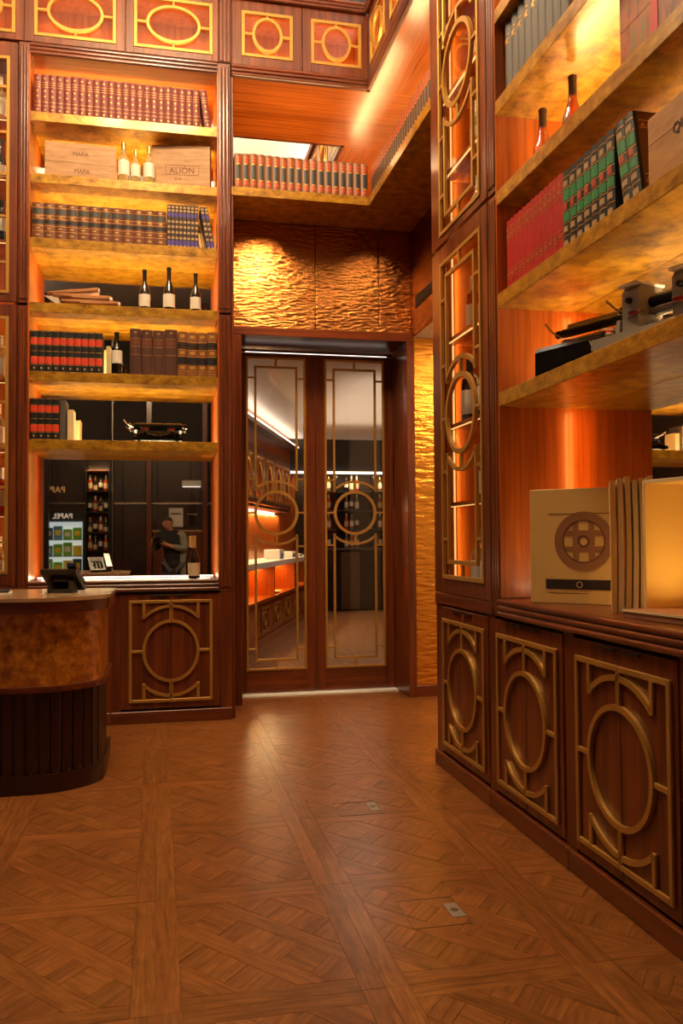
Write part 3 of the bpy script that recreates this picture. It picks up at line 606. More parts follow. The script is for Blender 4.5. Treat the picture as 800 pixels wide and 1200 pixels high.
for i, (dx, tl) in enumerate(((.062, -.17), (.092, -.175))):
    put_book(K['blue'], (x + dx, YB + SPN, LT[3] + .001), 0, ('slim violet-banded book leaning, left of the two leaning ones', 'slim violet-banded book leaning against the post, outermost')[i], 'slim violet-banded books', tilt=tl)
x = -.872
for i in range(10):
    put_book(K['redblack'], (x, YB + SPN, LT[1] + .001), 0, 'black book with two red bands, %s from the left in the row of ten' % ORD[i + 1], 'black and red books'); x += .0488
x = -.872
for i in range(4):
    put_book(K['redblack'], (x, YB + SPN, LT[0] + .001), 0, 'black book with two red bands on the shelf above the big mirror, %s from left' % ORD[i + 1], 'black and red books'); x += .0488
K['slate'] = book_kind('slate', .040, .285, .2, 'grey_cloth', [], .002); K['beige'] = book_kind('beige', .042, .22, .16, 'paper', [], .001)
put_book(K['slate'], (x + .002, YB + SPN + .01, LT[0] + .001), 0, 'plain grey book beside the four black and red ones', 'plain books')
put_book(K['beige'], (x + .052, YB + SPN + .02, LT[0] + .001), 0, 'low beige book at the end of the row above the big mirror', 'plain books')
put_book(K['beige'], (-.362, YB + .12, LT[1] + .001), 0, 'narrow cream book between the ten black-red books and a wine bottle', 'plain books', sw=.7)
x = -.194
for i, (kk, sw, sh, nm) in enumerate((('tallbrown', 1, 1, 'first'), ('tallbrown', .98, .985, 'second'), ('tallbrown', 1.06, .98, 'third'), ('tallbrown', 1.13, 1.01, 'fourth, darkest and thickest'))):
    put_book(K[kk], (x, YB + SPN, LT[1] + .001), 0, 'tall dark brown leather book right of the wine bottle, %s' % nm, 'tall brown books', sw=sw, sh=sh); x += .078 * sw + .003
for i, sw in enumerate((.98, 1.08, .95, 1.0)):
    put_book(K['tanblack'], (x, YB + SPN, LT[1] + .001), 0, 'tan leather book with black bands, %s of four at the right end' % ORD[i + 1], 'tan and black books', sw=sw, sh=random.uniform(.98, 1.02)); x += .069 * sw + .002
# alcove shelf: back row and side row
for i in range(18):
    put_book(K['alcove'], (.560 + i * .0568, YB + .03, 3.907), 0, 'tan book with rust panels above the doors, %s from the left' % ORD[i + 1], 'tan and rust books of the alcove', sh=random.uniform(.985, 1.015))
for i in range(27):
    put_book(K['alcove'], (XR + .045, 6.335 - i * .0568, 3.907), R90, 'tan book with rust panels on the side shelf, %s from the corner' % ORD[i + 1], 'tan and rust books of the alcove', sh=random.uniform(.985, 1.015))
# right bookcase
y = 3.758
for i in range(9):
    put_book(K['grey'], (XR + .05, y, RT[3] + .001), R90, 'grey clothbound book on the highest right shelf, %s from the post' % ORD[i + 1], 'grey clothbound books', sh=random.uniform(.98, 1.02)); y -= .071
y = 3.750
for i in range(13):
    put_book(K['scarlet'], (XR + .04, y, RT[1] + .001), R90, 'scarlet gilt-tooled book, %s from the far end of the right shelf' % ORD[i + 1], 'scarlet books'); y -= .0442
for i in range(7):
    put_book(K['green'], (XR + .04, y, RT[1] + .001), R90, 'black book with green bands next to the scarlet set, %s upright' % ORD[i + 1], 'black and green books'); y -= .0575
for i in range(2):
    put_book(K['greenlast' if i else 'green'], (XR + .04, y - .058 - i * .060, RT[1] + .001), R90, ('black and green book leaning on the upright ones, the left', 'black and green book leaning with its brown gilt cover exposed')[i], 'black and green books', tilt=-.17)

# ------------------------------------------------------------------ bottles
def bottle_kind(style, glass, cap, lab, h=.30, r=.0375, labz=(.22, .50), capz=.82):
    if style == 'burgundy': pr = [(0, 0), (.92, 0), (1, .02), (1, .36), (.93, .44), (.66, .56), (.44, .66), (.36, .74), (.345, .93), (.39, .935), (.39, .985), (.33, 1), (0, 1)]
    elif style == 'square': pr = [(0, 0), (.95, 0), (1, .02), (1, .60), (.9, .68), (.45, .73), (.40, .80), (.40, .97), (.38, 1), (0, 1)]
    else: pr = [(0, 0), (.94, 0), (1, .02), (1, .56), (.93, .62), (.55, .69), (.40, .74), (.37, .93), (.42, .935), (.42, .985), (.36, 1), (0, 1)]
    pts = [(a * r, z * h) for a, z in pr]
    body = B().lathe(pts, 24).mesh('bottle', glass, True)
    rad = lambda zz: next((pts[i][0] + (pts[i + 1][0] - pts[i][0]) * (zz - pts[i][1]) / max(1e-6, pts[i + 1][1] - pts[i][1]) for i in range(1, len(pts) - 1) if pts[i][1] <= zz <= pts[i + 1][1]), .01)
    zc = [capz * h + (h - capz * h) * q for q in (0, .3, .6, .64, .9)]
    cp = [(rad(z) + .0011, z) for z in zc] + [(rad(.985 * h) + .0008, .988 * h), (.0, h + .0012)]
    parts = [('capsule', B().lathe([(rad(zc[0]), zc[0])] + cp, 18).mesh('capsule', cap, True))]
    if lab:
        z0, z1 = labz[0] * h, labz[1] * h; g = B().lathe([(r + .0002, z0), (r + .0012, z0), (r + .0012, z1), (r + .0002, z1), (r + .0002, z0)], 20, (0, 0, 0), -pi / 2 - 1.75, -pi / 2 + 1.75)
        parts.append(('paper_label', g.mesh('paper_label', lab, True)))
    return body, parts
def put_bottle(k, loc, rz, label, group, s=1):
    o = link('bottle', k[0]); o.location = loc; o.rotation_euler = (0, 0, rz); o.scale = (s, s, s); tag(o, label, 'bottle', group)
    for pn, me in k[1]: link(pn, me, o)
    return o
BK = {'pinot': bottle_kind('burgundy', 'bottle_dark', 'foil_black', 'label_white', .305, .041, (.05, .36)),
      'claret': bottle_kind('bordeaux', 'bottle_dark', 'foil_black', 'label_white', .315, .039, (.26, .56)),
      'white': bottle_kind('bordeaux', 'bottle_clear', 'foil_gold', 'label_white', .30, .040, (.2, .55)),
      'rose': bottle_kind('burgundy', 'bottle_rose', 'foil_dark', 'label_white', .305, .044, (.06, .34), .74),
      'chardonnay': bottle_kind('burgundy', 'bottle_dark', 'foil_gold', 'label_tan', .315, .042, (.06, .36), .70),
      'liqueur': bottle_kind('square', 'bottle_amber', 'cork_white', 'label_tan', .33, .042, (.16, .5), .74),
      'darksquare': bottle_kind('square', 'bottle_dark', 'foil_black', 'label_white', .33, .045, (.12, .5), .76),
      'clearspirit': bottle_kind('bordeaux', 'bottle_clear', 'cork_white', 'label_white', .33, .040, (.12, .5), .78)}
g = 'bottles on the left bookcase'
put_bottle(BK['white'], (-.240, YB + .09, LT[4] + .001), .1, 'clear white-wine bottle nearest the pale crate, tallest of three', g, 1.03)
put_bottle(BK['white'], (-.155, YB + .075, LT[4] + .001), -.1, 'short clear white-wine bottle in the middle of three', g, .85)
put_bottle(BK['white'], (-.060, YB + .09, LT[4] + .001), 0, 'clear white-wine bottle touching the big wooden crate', g, .99)
put_bottle(BK['pinot'], (-.091, YB + .06, LT[2] + .001), 0, 'dark red-wine bottle nearest the brown paper rolls', g, .95)
put_bottle(BK['pinot'], (.083, YB + .055, LT[2] + .001), .1, 'dark red-wine bottle in the middle of the three, tallest', g, 1.03)
put_bottle(BK['pinot'], (.274, YB + .06, LT[2] + .001), -.1, 'dark red-wine bottle nearest the fluted post', g, .93)
put_bottle(BK['claret'], (-.287, YB + .07, LT[1] + .001), 0, 'dark claret bottle with white label between two rows of books', g, .99)
put_bottle(BK['chardonnay'], (.262, YB + .10, 1.0155), 0, 'gold-capped wine bottle standing before the large mirror', g, 1.0)
g = 'bottles on the right bookcase'
put_bottle(BK['rose'], (1.74, 3.60, RT[2] + .001), R90 + .3, 'amber rose-wine bottle farther from the viewer on the right bookcase', g, 1.08)
put_bottle(BK['rose'], (1.74, 3.31, RT[2] + .001), R90 + .3, 'amber rose-wine bottle with grey cap, nearer the dark box', g, 1.08)
put_bottle(BK['rose'], (1.87, 3.03, RT[2] + .001), R90 + .3, 'rose-wine bottle far back on the shelf, only its cap visible', g, .92)
g = 'bottles in the right display cabinet'
put_bottle(BK['liqueur'], (1.76, 4.55, 2.446), R90 + .5, 'orange liqueur bottle with pale cap behind glass', g, 1.05)
put_bottle(BK['darksquare'], (1.72, 4.52, 1.946), R90 + .5, 'dark square bottle with white label behind the brass ring', g, 1.08)
put_bottle(BK['darksquare'], (1.74, 4.33, 1.946), R90 + .5, 'dark bottle at the right edge of the shelf behind the brass ring', g, 1.05)
put_bottle(BK['clearspirit'], (1.76, 4.44, 1.501), R90 + .5, 'clear bottle with pink label on the third cabinet shelf', g, 1.0)
put_bottle(BK['liqueur'], (1.76, 4.30, 1.501), R90 + .5, 'orange bottle beside the clear one on the third cabinet shelf', g, .98)
put_bottle(BK['clearspirit'], (1.75, 4.50, 1.001), R90 + .5, 'clear bottle on the cabinet floor, left of its pair', g, 1.05)
put_bottle(BK['clearspirit'], (1.75, 4.36, 1.001), R90 + .5, 'clear bottle on the cabinet floor, right of its pair', g, 1.05)
put_bottle(BK['clearspirit'], (1.74, 4.42, 3.001 - .02), R90 + .5, 'clear bottle low in the upper glazed cabinet', g, 1.0)
put_bottle(BK['clearspirit'], (1.74, 4.42, 3.421), R90 + .5, 'clear bottle on the lowest shelf of the upper glazed cabinet', g, .95)
put_bottle(BK['liqueur'], (1.74, 4.38, 3.871), R90 + .5, 'bottle behind the upper brass ring of the glazed cabinet', g, .95)
B().box(.03, .83, .05, .40, 2.955, 2.98)
g = 'bottles in the left display cabinet'
for i, (z, kk, dx) in enumerate(((1.001, 'clearspirit', -1.09), (1.491, 'liqueur', -1.08), (1.941, 'clearspirit', -1.10), (2.431, 'clearspirit', -1.09), (3.421, 'claret', -1.09), (3.871, 'pinot', -1.10), (4.301, 'clearspirit', -1.10))):
    put_bottle(BK[kk], (dx, YB + .16, z), 0, 'bottle at the left picture edge behind glass, %s shelf from the bottom' % ORD[i + 1], g, 1.0)
    put_bottle(BK[('clearspirit', 'claret', 'liqueur')[i % 3]], (dx - .13, YB + .18, z), 0, 'bottle behind the one at the left picture edge, %s shelf from the bottom' % ORD[i + 1], g, .96)

# ------------------------------------------------------------------ crates and boxes
def crate(label, loc, rz, w, d, h, mt, name='wooden_crate', split=(.45,)):
    t = thing(name, label, 'crate', loc, rz, 'wooden wine crates'); zs = [0] + [s * h for s in split] + [h]
    for i in range(len(zs) - 1): B().box(0, w, 0, .012, zs[i] + .0005, zs[i + 1] - .0005, .001).obj('front_plank', mt, t)
    B().box(.0, w, d - .012, d, 0, h, .001).obj('back_plank', mt, t); B().box(0, .012, .012, d - .012, 0, h, .001).obj('end_plank', mt, t); B().box(w - .012, w, .012, d - .012, 0, h, .001).obj('end_plank', mt, t)
    B().box(.012, w - .012, .012, d - .012, h - .012, h - .001).obj('lid', mt, t); B().box(.012, w - .012, .012, d - .012, 0, .01).obj('bottom_board', mt, t)
    return t
t = crate('pale wooden wine crate printed MAPA twice', (-.785, YB + .055, LT[4] + .001), .02, .49, .25, .262, 'crate_pine')
text('lettering', 'MAPA', .042, 'ink', (.245, -.0012, .170), 0, t); text('lettering', 'MAPA', .042, 'ink', (.255, -.0012, .045), 0, t)
t = crate('big wooden crate with branded frame lettering, turned beside the fluted post', (-.040, YB + .135, LT[4] + .001), -.13, .425, .17, .335, 'crate_pine', split=(.5,))
text('lettering', 'ALIÓN', .062, 'ink', (.22, -.0012, .125), 0, t); text('lettering', '2018', .026, 'ink', (.19, -.0012, .075), 0, t)
b = B(); b.box(.10, .345, -.0012, .0002, .112, .115).box(.10, .345, -.0012, .0002, .185, .188).box(.10, .103, -.0012, .0002, .112, .188).box(.342, .345, -.0012, .0002, .112, .188); b.obj('branded_frame', 'ink', t)
t = crate('oak box with burnt lettering at the right picture edge', (XR + .035, 2.552, RT[1] + .001), R90, .42, .28, .245, 'box_oak', split=(.62,))
text('lettering', 'QUINTA', .050, 'ink_dark', (.122, -.0012, .128), 0, t).data.transform(Matrix.Translation((.115, 0, 0)))
t = crate('dark reddish box on the highest visible right shelf, cut by the picture top', (XR + .07, 2.775, RT[2] + .001), R90, .46, .26, .36, 'painted_box', split=(.5,))
B().box(.20, .24, -.002, .0, 0, .36).obj('red_strap', 'red_ribbon', t)

# ------------------------------------------------------------------ brown paper rolls
def paper_roll(label, loc, rz, L, r0, r1, tilt, flat=.62):
    b = B(); n = 18; m = 7; vs = []
    for j in range(m):
        s = j / (m - 1); r = r0 + (r1 - r0) * s
        for i in range(n):
            a = 2 * pi * i / n; rr = r * (1 + .10 * sin(3 * a + 4 * s) + .05 * sin(5 * a - 7 * s)); vs.append((L * (s - .5), rr * cos(a) * 1.2, max(rr * sin(a) * flat, -.022)))
    fs = [(j * n + i, j * n + (i + 1) % n, (j + 1) * n + (i + 1) % n, (j + 1) * n + i) for j in range(m - 1) for i in range(n)]
    b.add(vs, fs); t = tag(b.obj('paper_roll', 'kraft', None, True), label, 'paper', 'brown paper rolls'); t.location = loc; t.rotation_euler = (0, tilt, rz)
    sm = t.modifiers.new('thick', 'SOLIDIFY'); sm.thickness = .003
    b2 = B().lathe([(r1 * .2, 0), (r1 * .55, .01), (r1 * .5, .03), (r1 * .25, .028)], 12, (L / 2 - .02, 0, 0), ax='x'); b2.obj('tissue_liner', 'tissue', t, True)
    return t
paper_roll('brown paper roll on top of the heap, tip raised', (-.60, YB + .16, LT[2] + .125), .06, .36, .022, .040, -.12)
paper_roll('brown paper roll in the middle of the heap', (-.53, YB + .13, LT[2] + .078), -.12, .40, .035, .046, .06)
paper_roll('brown paper roll at the bottom front of the heap', (-.47, YB + .10, LT[2] + .034), -.16, .40, .042, .030, .02)
paper_roll('brown paper roll underneath at the back left of the heap', (-.62, YB + .24, LT[2] + .034), .10, .34, .036, .040, 0)
b = B(); b.add([(0, 0, .07), (.10, 0, .055), (.115, .02, .0), (.02, .01, .055), (.05, .09, .06), (.12, .08, .002)], [(0, 1, 2, 3), (1, 4, 5, 2), (0, 4, 1)])
o = tag(b.obj('tissue_sheet', 'tissue'), 'crumpled white tissue under the left end of the paper rolls', 'paper'); o.location = (-.79, YB + .07, LT[2] + .002); sm = o.modifiers.new('thick', 'SOLIDIFY'); sm.thickness = .002

# ------------------------------------------------------------------ typewriters
def typewriter(label, loc, rz, w, d, h, body, trim, tall=False, cover=False):
    t = thing('typewriter', label, 'typewriter', loc, rz, 'antique typewriters')
    side = [(0, .012), (0, .035), (d * .42, .075), (d * .46, h * .62), (d, h * .62), (d, .012)]
    b = B(); b.prism(side, 0, .018, 'x').prism(side, w - .018, w, 'x'); b.box(.018, w - .018, d - .014, d, .012, h * .55).box(.018, w - .018, 0, .012, .012, .034); b.box(.018, w - .018, .01, d - .014, .012, .022); b.obj('chassis', body, t)
    for fx in (.02, w - .045):
        for fy in (.015, d - .04): B().lathe([(.014, 0), (.012, .013)], 10, (fx + .012, fy + .012, 0)).obj('rubber_foot', 'black', t)
    for r in range(4):
        for k in range(10):
            yy, zz = .035 + r * d * .092, .045 + r * .012; xx = .032 + (w - .07) * (k + .25 * (r % 2)) / 9.6
            B().lathe([(.0, .006), (.0068, .006), (.0075, .003), (.0068, 0), (.0, 0)], 10, (xx, yy, zz)).obj('key', 'cork_white' if trim == 'steel' else 'black_gloss', t)
    bk = B()
    for k in range(13):
        a = pi * (k + .5) / 13; bk.tube([(w / 2 - cos(a) * w * .22, d * .62, h * .48), (w / 2 - cos(a) * w * .05, d * .46, h * .36)], .0022, 5)
    bk.obj('type_bars', trim, t)
    for s in (.22, .78):
        B().lathe([(0, 0), (.032, 0), (.032, .004), (.012, .004), (.012, .018), (.032, .018), (.032, .022), (0, .022)], 16, (w * s, d * .52, h * .60)).obj('ribbon_spool', trim, t, True)
        B().lathe([(.024, .005), (.024, .0175)], 14, (w * s, d * .52, h * .60)).obj('ribbon', 'red_ribbon', t)
    B().box(-.01, w + .01, d * .70, d * .95, h * .64, h * .74, .004).obj('carriage', trim if trim == 'label_tan' else body, t)
    B().lathe([(0, -.03), (.013, -.03), (.013, -.008), (.0205, -.008), (.0205, w + .008), (.013, w + .008), (.013, w + .03), (0, w + .03)], 16, (0, d * .78, h * .86), ax='x').obj('platen', 'black', t, True)
    for xx in (-.042, w + .026): B().lathe([(0, 0), (.018, 0), (.02, .003), (.02, .013), (.018, .016), (0, .016)], 14, (xx, d * .78, h * .86), ax='x').obj('platen_knob', 'black_gloss', t, True)
    B().box(.0, w, d * .86, d * .885, h * .80, h * 1.02, .003).obj('paper_rest', trim, t)
    B().tube([(-.01, d * .74, h * .8), (-.05, d * .66, h * .9), (-.075, d * .55, h * 1.06)], .005, 7).obj('return_lever', 'steel', t)
    return t
typewriter('antique black typewriter with glinting levers on the shelf above the large mirror', (-.165, YB + .05, LT[0] + .001), 0, .34, .28, .165, 'black_gloss', 'pewter')
t = typewriter('antique black typewriter in a dark case on the right bookcase', (XR + .085, 3.50, RT[0] + .001), R90 + .36, .36, .20, .275, 'black_gloss', 'label_tan')
B().prism([(-.035, .0), (-.035, .125), (-.022, .145), (.0, .150), (.0, 0)], .0, .36, 'x').obj('front_shield', 'black_gloss', t); text('lettering', 'V', .03, 'cork_white', (.315, -.0356, .10), 0, t)
t = typewriter('antique grey metal typewriter nearest the viewer, red ribbon showing', (XR + .045, 2.93, RT[0] + .001), R90 + .25, .38, .22, .225, 'grey_metal', 'steel')
b = B(); b.prism([(-.03, .012), (-.03, .05), (.10, .085), (.10, .012)], .0, .38, 'x'); b.obj('keyboard_shell', 'grey_metal', t)
for xx in (.03, .27): B().prism([(.10, .08), (.10, .235), (.115, .255), (.225, .255), (.225, .08)], xx, xx + .08, 'x').obj('ribbon_cover', 'grey_metal', t); B().box(xx - .008, xx + .088, .088, .235, .255, .268, .004).obj('cover_lid', 'cork_white', t); B().lathe([(0, -.016), (.010, -.016), (.012, -.004), (.012, 0)], 12, (xx + .04, .10, .20), ax='y').obj('cover_knob', 'black', t, True)

# ------------------------------------------------------------------ wine booklet, catalogues and yellow box on the right worktop
ZC = 1.0125
a0 = math.atan2(3.262 - 3.50, 1.845 - 1.61)
t = thing('display_board', 'cream display board showing a brown spoked wheel, leaning behind the catalogues', 'board', (1.605, 3.505, ZC), a0)
L = .355
B().box(0, L, 0, .022, 0, .495, .003).obj('panel_board', 'cream_board', t)
ec, ez, er = .238, .268, .127
B().arc(ec, ez, er * .85, er * .85, er * .30, 0, 2 * pi, 40, -.0016, .001).obj('wheel_rim', 'kraft', t)
B().arc(ec, ez, er * .705, er * .705, er * .035, 0, 2 * pi, 40, -.0024, .001).obj('rim_groove', 'ink', t)
b = B()
for s in (-1, 1): b.box(ec - er * .68, ec + er * .68, -.0012, .0004, ez + s * er * .27 - er * .1, ez + s * er * .27 + er * .1); b.box(ec + s * er * .27 - er * .1, ec + s * er * .27 + er * .1, -.0013, .0004, ez - er * .68, ez + er * .68)
b.obj('wheel_spokes', 'kraft', t)
B().arc(ec, ez, er * .17, er * .17, er * .06, 0, 2 * pi, 24, -.002, .001).obj('wheel_hub', 'ink', t)
B().box(.07, L - .004, -.0016, .0004, .062, .105).obj('title_strip', 'ink_dark', t); B().arc(ec - .02, .083, .012, .012, .004, 0, 2 * pi, 14, -.0022, .001).obj('strip_emblem', 'label_tan', t)
B().box(.085, L - .005, -.001, .0004, .385, .3875).obj('fine_line', 'ink', t); B().box(.085, .26, -.001, .0004, .045, .047).obj('fine_line', 'ink', t)
for i, (dx, tl, tw_) in enumerate(((0, .02, .0), (.026, -.01, .02), (.054, -.02, .0), (.080, -.02, .0), (.106, -.01, .02), (.136, .015, .0))):
    n = 8; h = .50 + .008 * (i % 3); d = .20; vs = []; bend = (.0, .003, .005, .005, .003, .0)[i]
    for j in range(n + 1):
        s = j / n; xo = bend * sin(pi * s) + .012 * tl * 10 * (1 - s)
        for xx, yy in ((xo, 0), (xo + .019, 0), (xo + .019, d), (xo, d)): vs.append((xx, yy, h * s))
    fs = [(j * 4 + q, j * 4 + (q + 1) % 4, (j + 1) * 4 + (q + 1) % 4, (j + 1) * 4 + q) for j in range(n) for q in range(4)] + [(0, 3, 2, 1), tuple(4 * n + q for q in range(4))]
    o = tag(B().add(vs, fs).obj('catalogue', 'paper' if i % 2 else 'cream_board'), 'upright thin catalogue in front of the display board, %s from the left' % ORD[i + 1], 'catalogue', 'upright catalogues')
    p = Vector((1.685, 2.962)) + Vector((.88, -.47)).normalized() * dx; o.location = (p.x, p.y, ZC); o.rotation_euler = (0, 0, -.50 + tw_ * .15)
t = thing('open_box', 'open yellow-lit presentation box at the right picture edge', 'box', (1.715, 2.79, ZC + .0), R90 + .12)
w, d, h = .46, .20, .49
B().box(0, w, d - .012, d, 0, h, .002).obj('back_board', 'box_yellow', t); B().box(0, .014, 0, d - .012, 0, h, .002).obj('side_board', 'paper', t); B().box(w - .014, w, 0, d - .012, 0, h, .002).obj('side_board', 'paper', t)
B().box(.014, w - .014, 0, d - .012, h - .014, h, .002).obj('top_board', 'paper', t); B().box(.014, w - .014, -.10, d - .012, 0, .03, .002).obj('tray', 'kraft', t); B().box(.014, w - .014, -.104, -.1, .022, .03).obj('tray_edge', 'paper', t)
B().box(-.001, .0, .03, .05, .22, .36).obj('dark_sticker', 'pack_dark', t); B().box(-.001, .0, .03, .05, .10, .19).obj('red_sticker', 'box_red', t)
for pa in ([(.085, .10), (.085, .39)], [(.014, .03), (.085, .10)], [(.014, .475), (.085, .39)], [(.085, .39), (.44, .39)], [(.085, .10), (.44, .10)]): B().tube([(q_[0], d - .0125, q_[1]) for q_ in pa], .0014, 5).obj('crease', 'ink', t)
for zz in (.10, .39): B().lathe([(0, 0), (.005, 0), (.005, .004), (0, .004)], 10, (.085, d - .016, zz), ax='y').obj('rivet', 'ink', t)
area('box_light', (w * .6, .10, .05), .3, 1.2, (1, .6, .12), (pi, 0, 0), t, sizey=.02)

# ------------------------------------------------------------------ reception desk
OUT = [(-2.4, 4.640), (-.78, 4.640), (-.64, 4.636), (-.55, 4.645), (-.49, 4.662), (-.44, 4.688), (-.39, 4.721), (-.345, 4.765), (-.31, 4.816), (-.29, 4.87), (-.283, 4.95), (-.283, 5.45), (-2.4, 5.45)]
def offset(p, d): return shrink(p, -d)
t = thing('reception_desk', 'curved reception desk with mottled amber band and dark slatted base', 'desk', (-.9, 5.0, 0))
loc = lambda p: [(x + .9, y - 5.0) for x, y in p]
B().prism(loc(offset(OUT, .002)), .0, .095, 'z').obj('plinth', 'dark_slat', t, True)
B().prism(loc(offset(OUT, -.030)), .095, .925, 'z').obj('core', 'dark_slat', t)
B().prism(loc(offset(OUT, .014)), .518, .548, 'z').obj('ledge', 'mahogany_across', t, True)
B().prism(loc(offset(OUT, -.012)), .548, .93, 'z').obj('amber_band', 'amber_stone', t, True)
B().prism(loc(offset(OUT, .026)), .925, .985, 'z').obj('top_rail', 'mahogany_across', t, True)
B().prism(loc(offset(OUT, .034)), .985, 1.004, 'z').obj('stone_top', 'stone_top', t, True)
pl = OUT[0:12]; seg = []; 
for i in range(len(pl) - 1):
    a, b_ = Vector(pl[i]), Vector(pl[i + 1]); seg.append((a, b_, (b_ - a).length))
tot = sum(s[2] for s in seg); ns = int(tot / .062)
for k in range(ns):
    dd = (k + .5) * tot / ns
    for a, b_, ln in seg:
        if dd <= ln: break
        dd -= ln
    p = a + (b_ - a) * (dd / ln); ang = math.atan2((b_ - a).y, (b_ - a).x)
    if p.x > -1.3 and p.y < 5.3:
        s = B().prism([(-.027, .012), (-.026, .002), (-.018, -.004), (.018, -.004), (.026, .002), (.027, .012), (.02, .03), (-.02, .03)], .095, .518, 'z').obj('slat', 'dark_slat', t); s.location = (p.x + .9 - .018 * sin(-ang) * -1, p.y - 5.0 + .018 * cos(ang), 0); s.rotation_euler = (0, 0, ang)
        s2 = B().lathe([(0, -.007), (.003, -.006), (.0045, 0)], 8, (0, 0, 0), ax='y').obj('nail_head', 'pewter', t); s2.location = (p.x + .9 + .004 * sin(ang), p.y - 5.0 - .002 + .008 * (1 - cos(ang)), .106); s2.rotation_euler = (0, 0, ang)
ZD = 1.0045
def desk_phone(label, loc, rz):
    t = thing('desk_phone', label, 'telephone', loc, rz, 'desk telephones')
    B().prism([(0, .02), (.16, .135), (.175, .13), (.165, .105), (.02, .008)], -.10, .10, 'x').obj('phone_body', 'black', t)
    B().box(-.07, -.05, .05, .15, 0, .07, .003).box(.05, .07, .05, .15, 0, .07, .003).box(-.07, .07, .12, .15, 0, .02, .003).box(-.05, .05, .10, .12, .06, .08, .002).obj('stand', 'dark_grey', t)
    B().prism([(.0, .035), (.16, .15), (.152, .168), (-.01, .055)], -.095, -.045, 'x').obj('handset', 'black_gloss', t)
    sc = B().prism([(.10, .098), (.15, .134), (.148, .1365), (.098, .1005)], -.02, .08, 'x').obj('display', 'dark_grey', t)
    for r in range(4):
        for k in range(3): B().box(-.02 + k * .03, .0 + k * .03, .022 + r * .018, .034 + r * .018, .044 + r * .0129, .052 + r * .0129, .001).obj('key', 'dark_grey', t)
    return t
desk_phone('black desk telephone on the reception desk seen from behind', (-.50, 5.16, ZD), pi - .25)
t = thing('desk_tray', 'flat black tray with pale papers at the left picture edge', 'tray', (-.95, 5.05, ZD), .08)
B().box(-.2, .15, -.10, .12, 0, .006, .002).obj('tray_base', 'ice_white', t); B().box(-.2, .145, -.095, .115, .012, .024, .003).obj('folder', 'black', t); B().box(-.195, .14, -.09, .11, .006, .012).obj('paper_stack', 'paper', t)

# ------------------------------------------------------------------ room beyond the glass doors
m = mat('oak_far', lin(150, 108, 72), .35, 0, .1); f = noise(m, mapped(m, (8, 1.2, 1), 'Object', (0, 0, .6)), 3, 5, .6, .5); base(m, ramp(m, f, [(.3, lin(120, 84, 56)), (.7, lin(176, 134, 96))]))
struct(B().box(-2.5, 6.5, 7.3, 16.2, -.06, -.002).obj('floor_far', 'oak_far'))
struct(B().box(-2.5, 6.5, 6.9, 16.2, 3.08, 3.15).obj('ceiling_far', 'white_plaster'))
struct(B().box(-2.5, 6.5, 15.6, 15.7, -.06, 3.15).obj('wall_far', 'dark_wall'))
struct(B().box(6.4, 6.5, 6.9, 15.6, -.06, 3.15).obj('wall_far_right', 'veneer'))
struct(B().box(-2.5, .56, 6.9, 7.0, -.06, 3.15).box(2.10, 6.5, 6.9, 7.0, -.06, 3.15).box(.56, 2.10, 6.9, 7.0, 2.95, 3.15).obj('wall_far_near', 'dark_wall'))
struct(B().box(1.5, 6.4, 15.0, 15.6, 2.50, 3.08).obj('ceiling_bulkhead', 'dark_grey'))
B().box(1.5, 6.4, 14.96, 15.0, 2.46, 2.50).obj('led_strip', 'led', struct(bpy.data.objects['ceiling_bulkhead']))
RZ = math.atan2(.951, .308); FO = (1.184, 11.531, 0)
wf = struct(B().box(-4.55, 4.2, 0, .1, -.06, 3.08).obj('wall_far_left', 'veneer')); wf.location = FO; wf.rotation_euler = (0, 0, RZ)
cv = B().box(-4.5, 4.1, -.16, -.0, 2.84, 2.90).obj('cove_board', 'mahogany_across', wf); B().box(-4.5, 4.1, -.15, -.02, 2.905, 2.93).obj('cove_led', 'led', wf)
area('cove_strip', (-.2, -.12, 2.94), 8.4, 6, COOL, (pi, 0, 0), wf, sizey=.06)
def far(name, label, cat, x=0, group=None):
    t = thing(name, label, cat, FO, RZ, group); return t
t = far('wall_cabinet', 'lit lattice wall cabinet in the room behind the left glass door', 'cabinet')
B().box(-1.8, 1.74, -.30, -.002, 1.70, 1.74).box(-1.8, 1.74, -.30, -.002, 2.42, 2.47).box(1.70, 1.74, -.30, -.002, 1.74, 2.42).box(-1.8, -1.76, -.30, -.002, 1.74, 2.42).obj('carcase', 'mahogany_across', t)
for k in range(5): 
    d = frame(-1.76 + k * .69, -1.76 + k * .69 + .685, 1.745, 2.415, -1.70 + k * .69, -1.13 + k * .69, 1.80, 2.36, -.32, -.302).obj('door', 'mahogany', t); oval_lattice(-1.415 + k * .69, 2.08, .57, .56, .18, .20, b=.03, y0=-.325, y1=-.31).obj('lattice', 'brass', d)
B().box(-1.8, 1.74, -.06, -.03, 1.685, 1.698).obj('led_strip', 'led', t); area('under_light', (.3, -.05, 1.68), 4.2, 34, WARM, (0, 0, 0), t, sizey=.03); area('cabinet_led', (.3, -.05, 1.76), 4.0, 20, WARM, (pi - .4, 0, 0), t, sizey=.03)
t = far('stone_counter', 'pale stone counter against the orange wall beyond the left door', 'counter'); B().box(-2.4, 3.75, -.50, -.002, .95, 1.02, .004).obj('slab', 'ice_white', t)
t = far('sideboard', 'orange wooden sideboard with open niche and brass squares beyond the left door', 'sideboard')
b = B(); b.box(-2.4, 3.7, -.42, -.02, .0, .10).box(-2.4, 3.7, -.40, -.02, .10, .53).box(-2.4, 3.7, -.46, -.02, .53, .57); b.obj('carcase', 'veneer_across', t)
for s in (-2.4, -.4, 1.28, 3.64): B().box(s, s + .05, -.44, -.02, .57, .948).obj('divider', 'veneer', t)
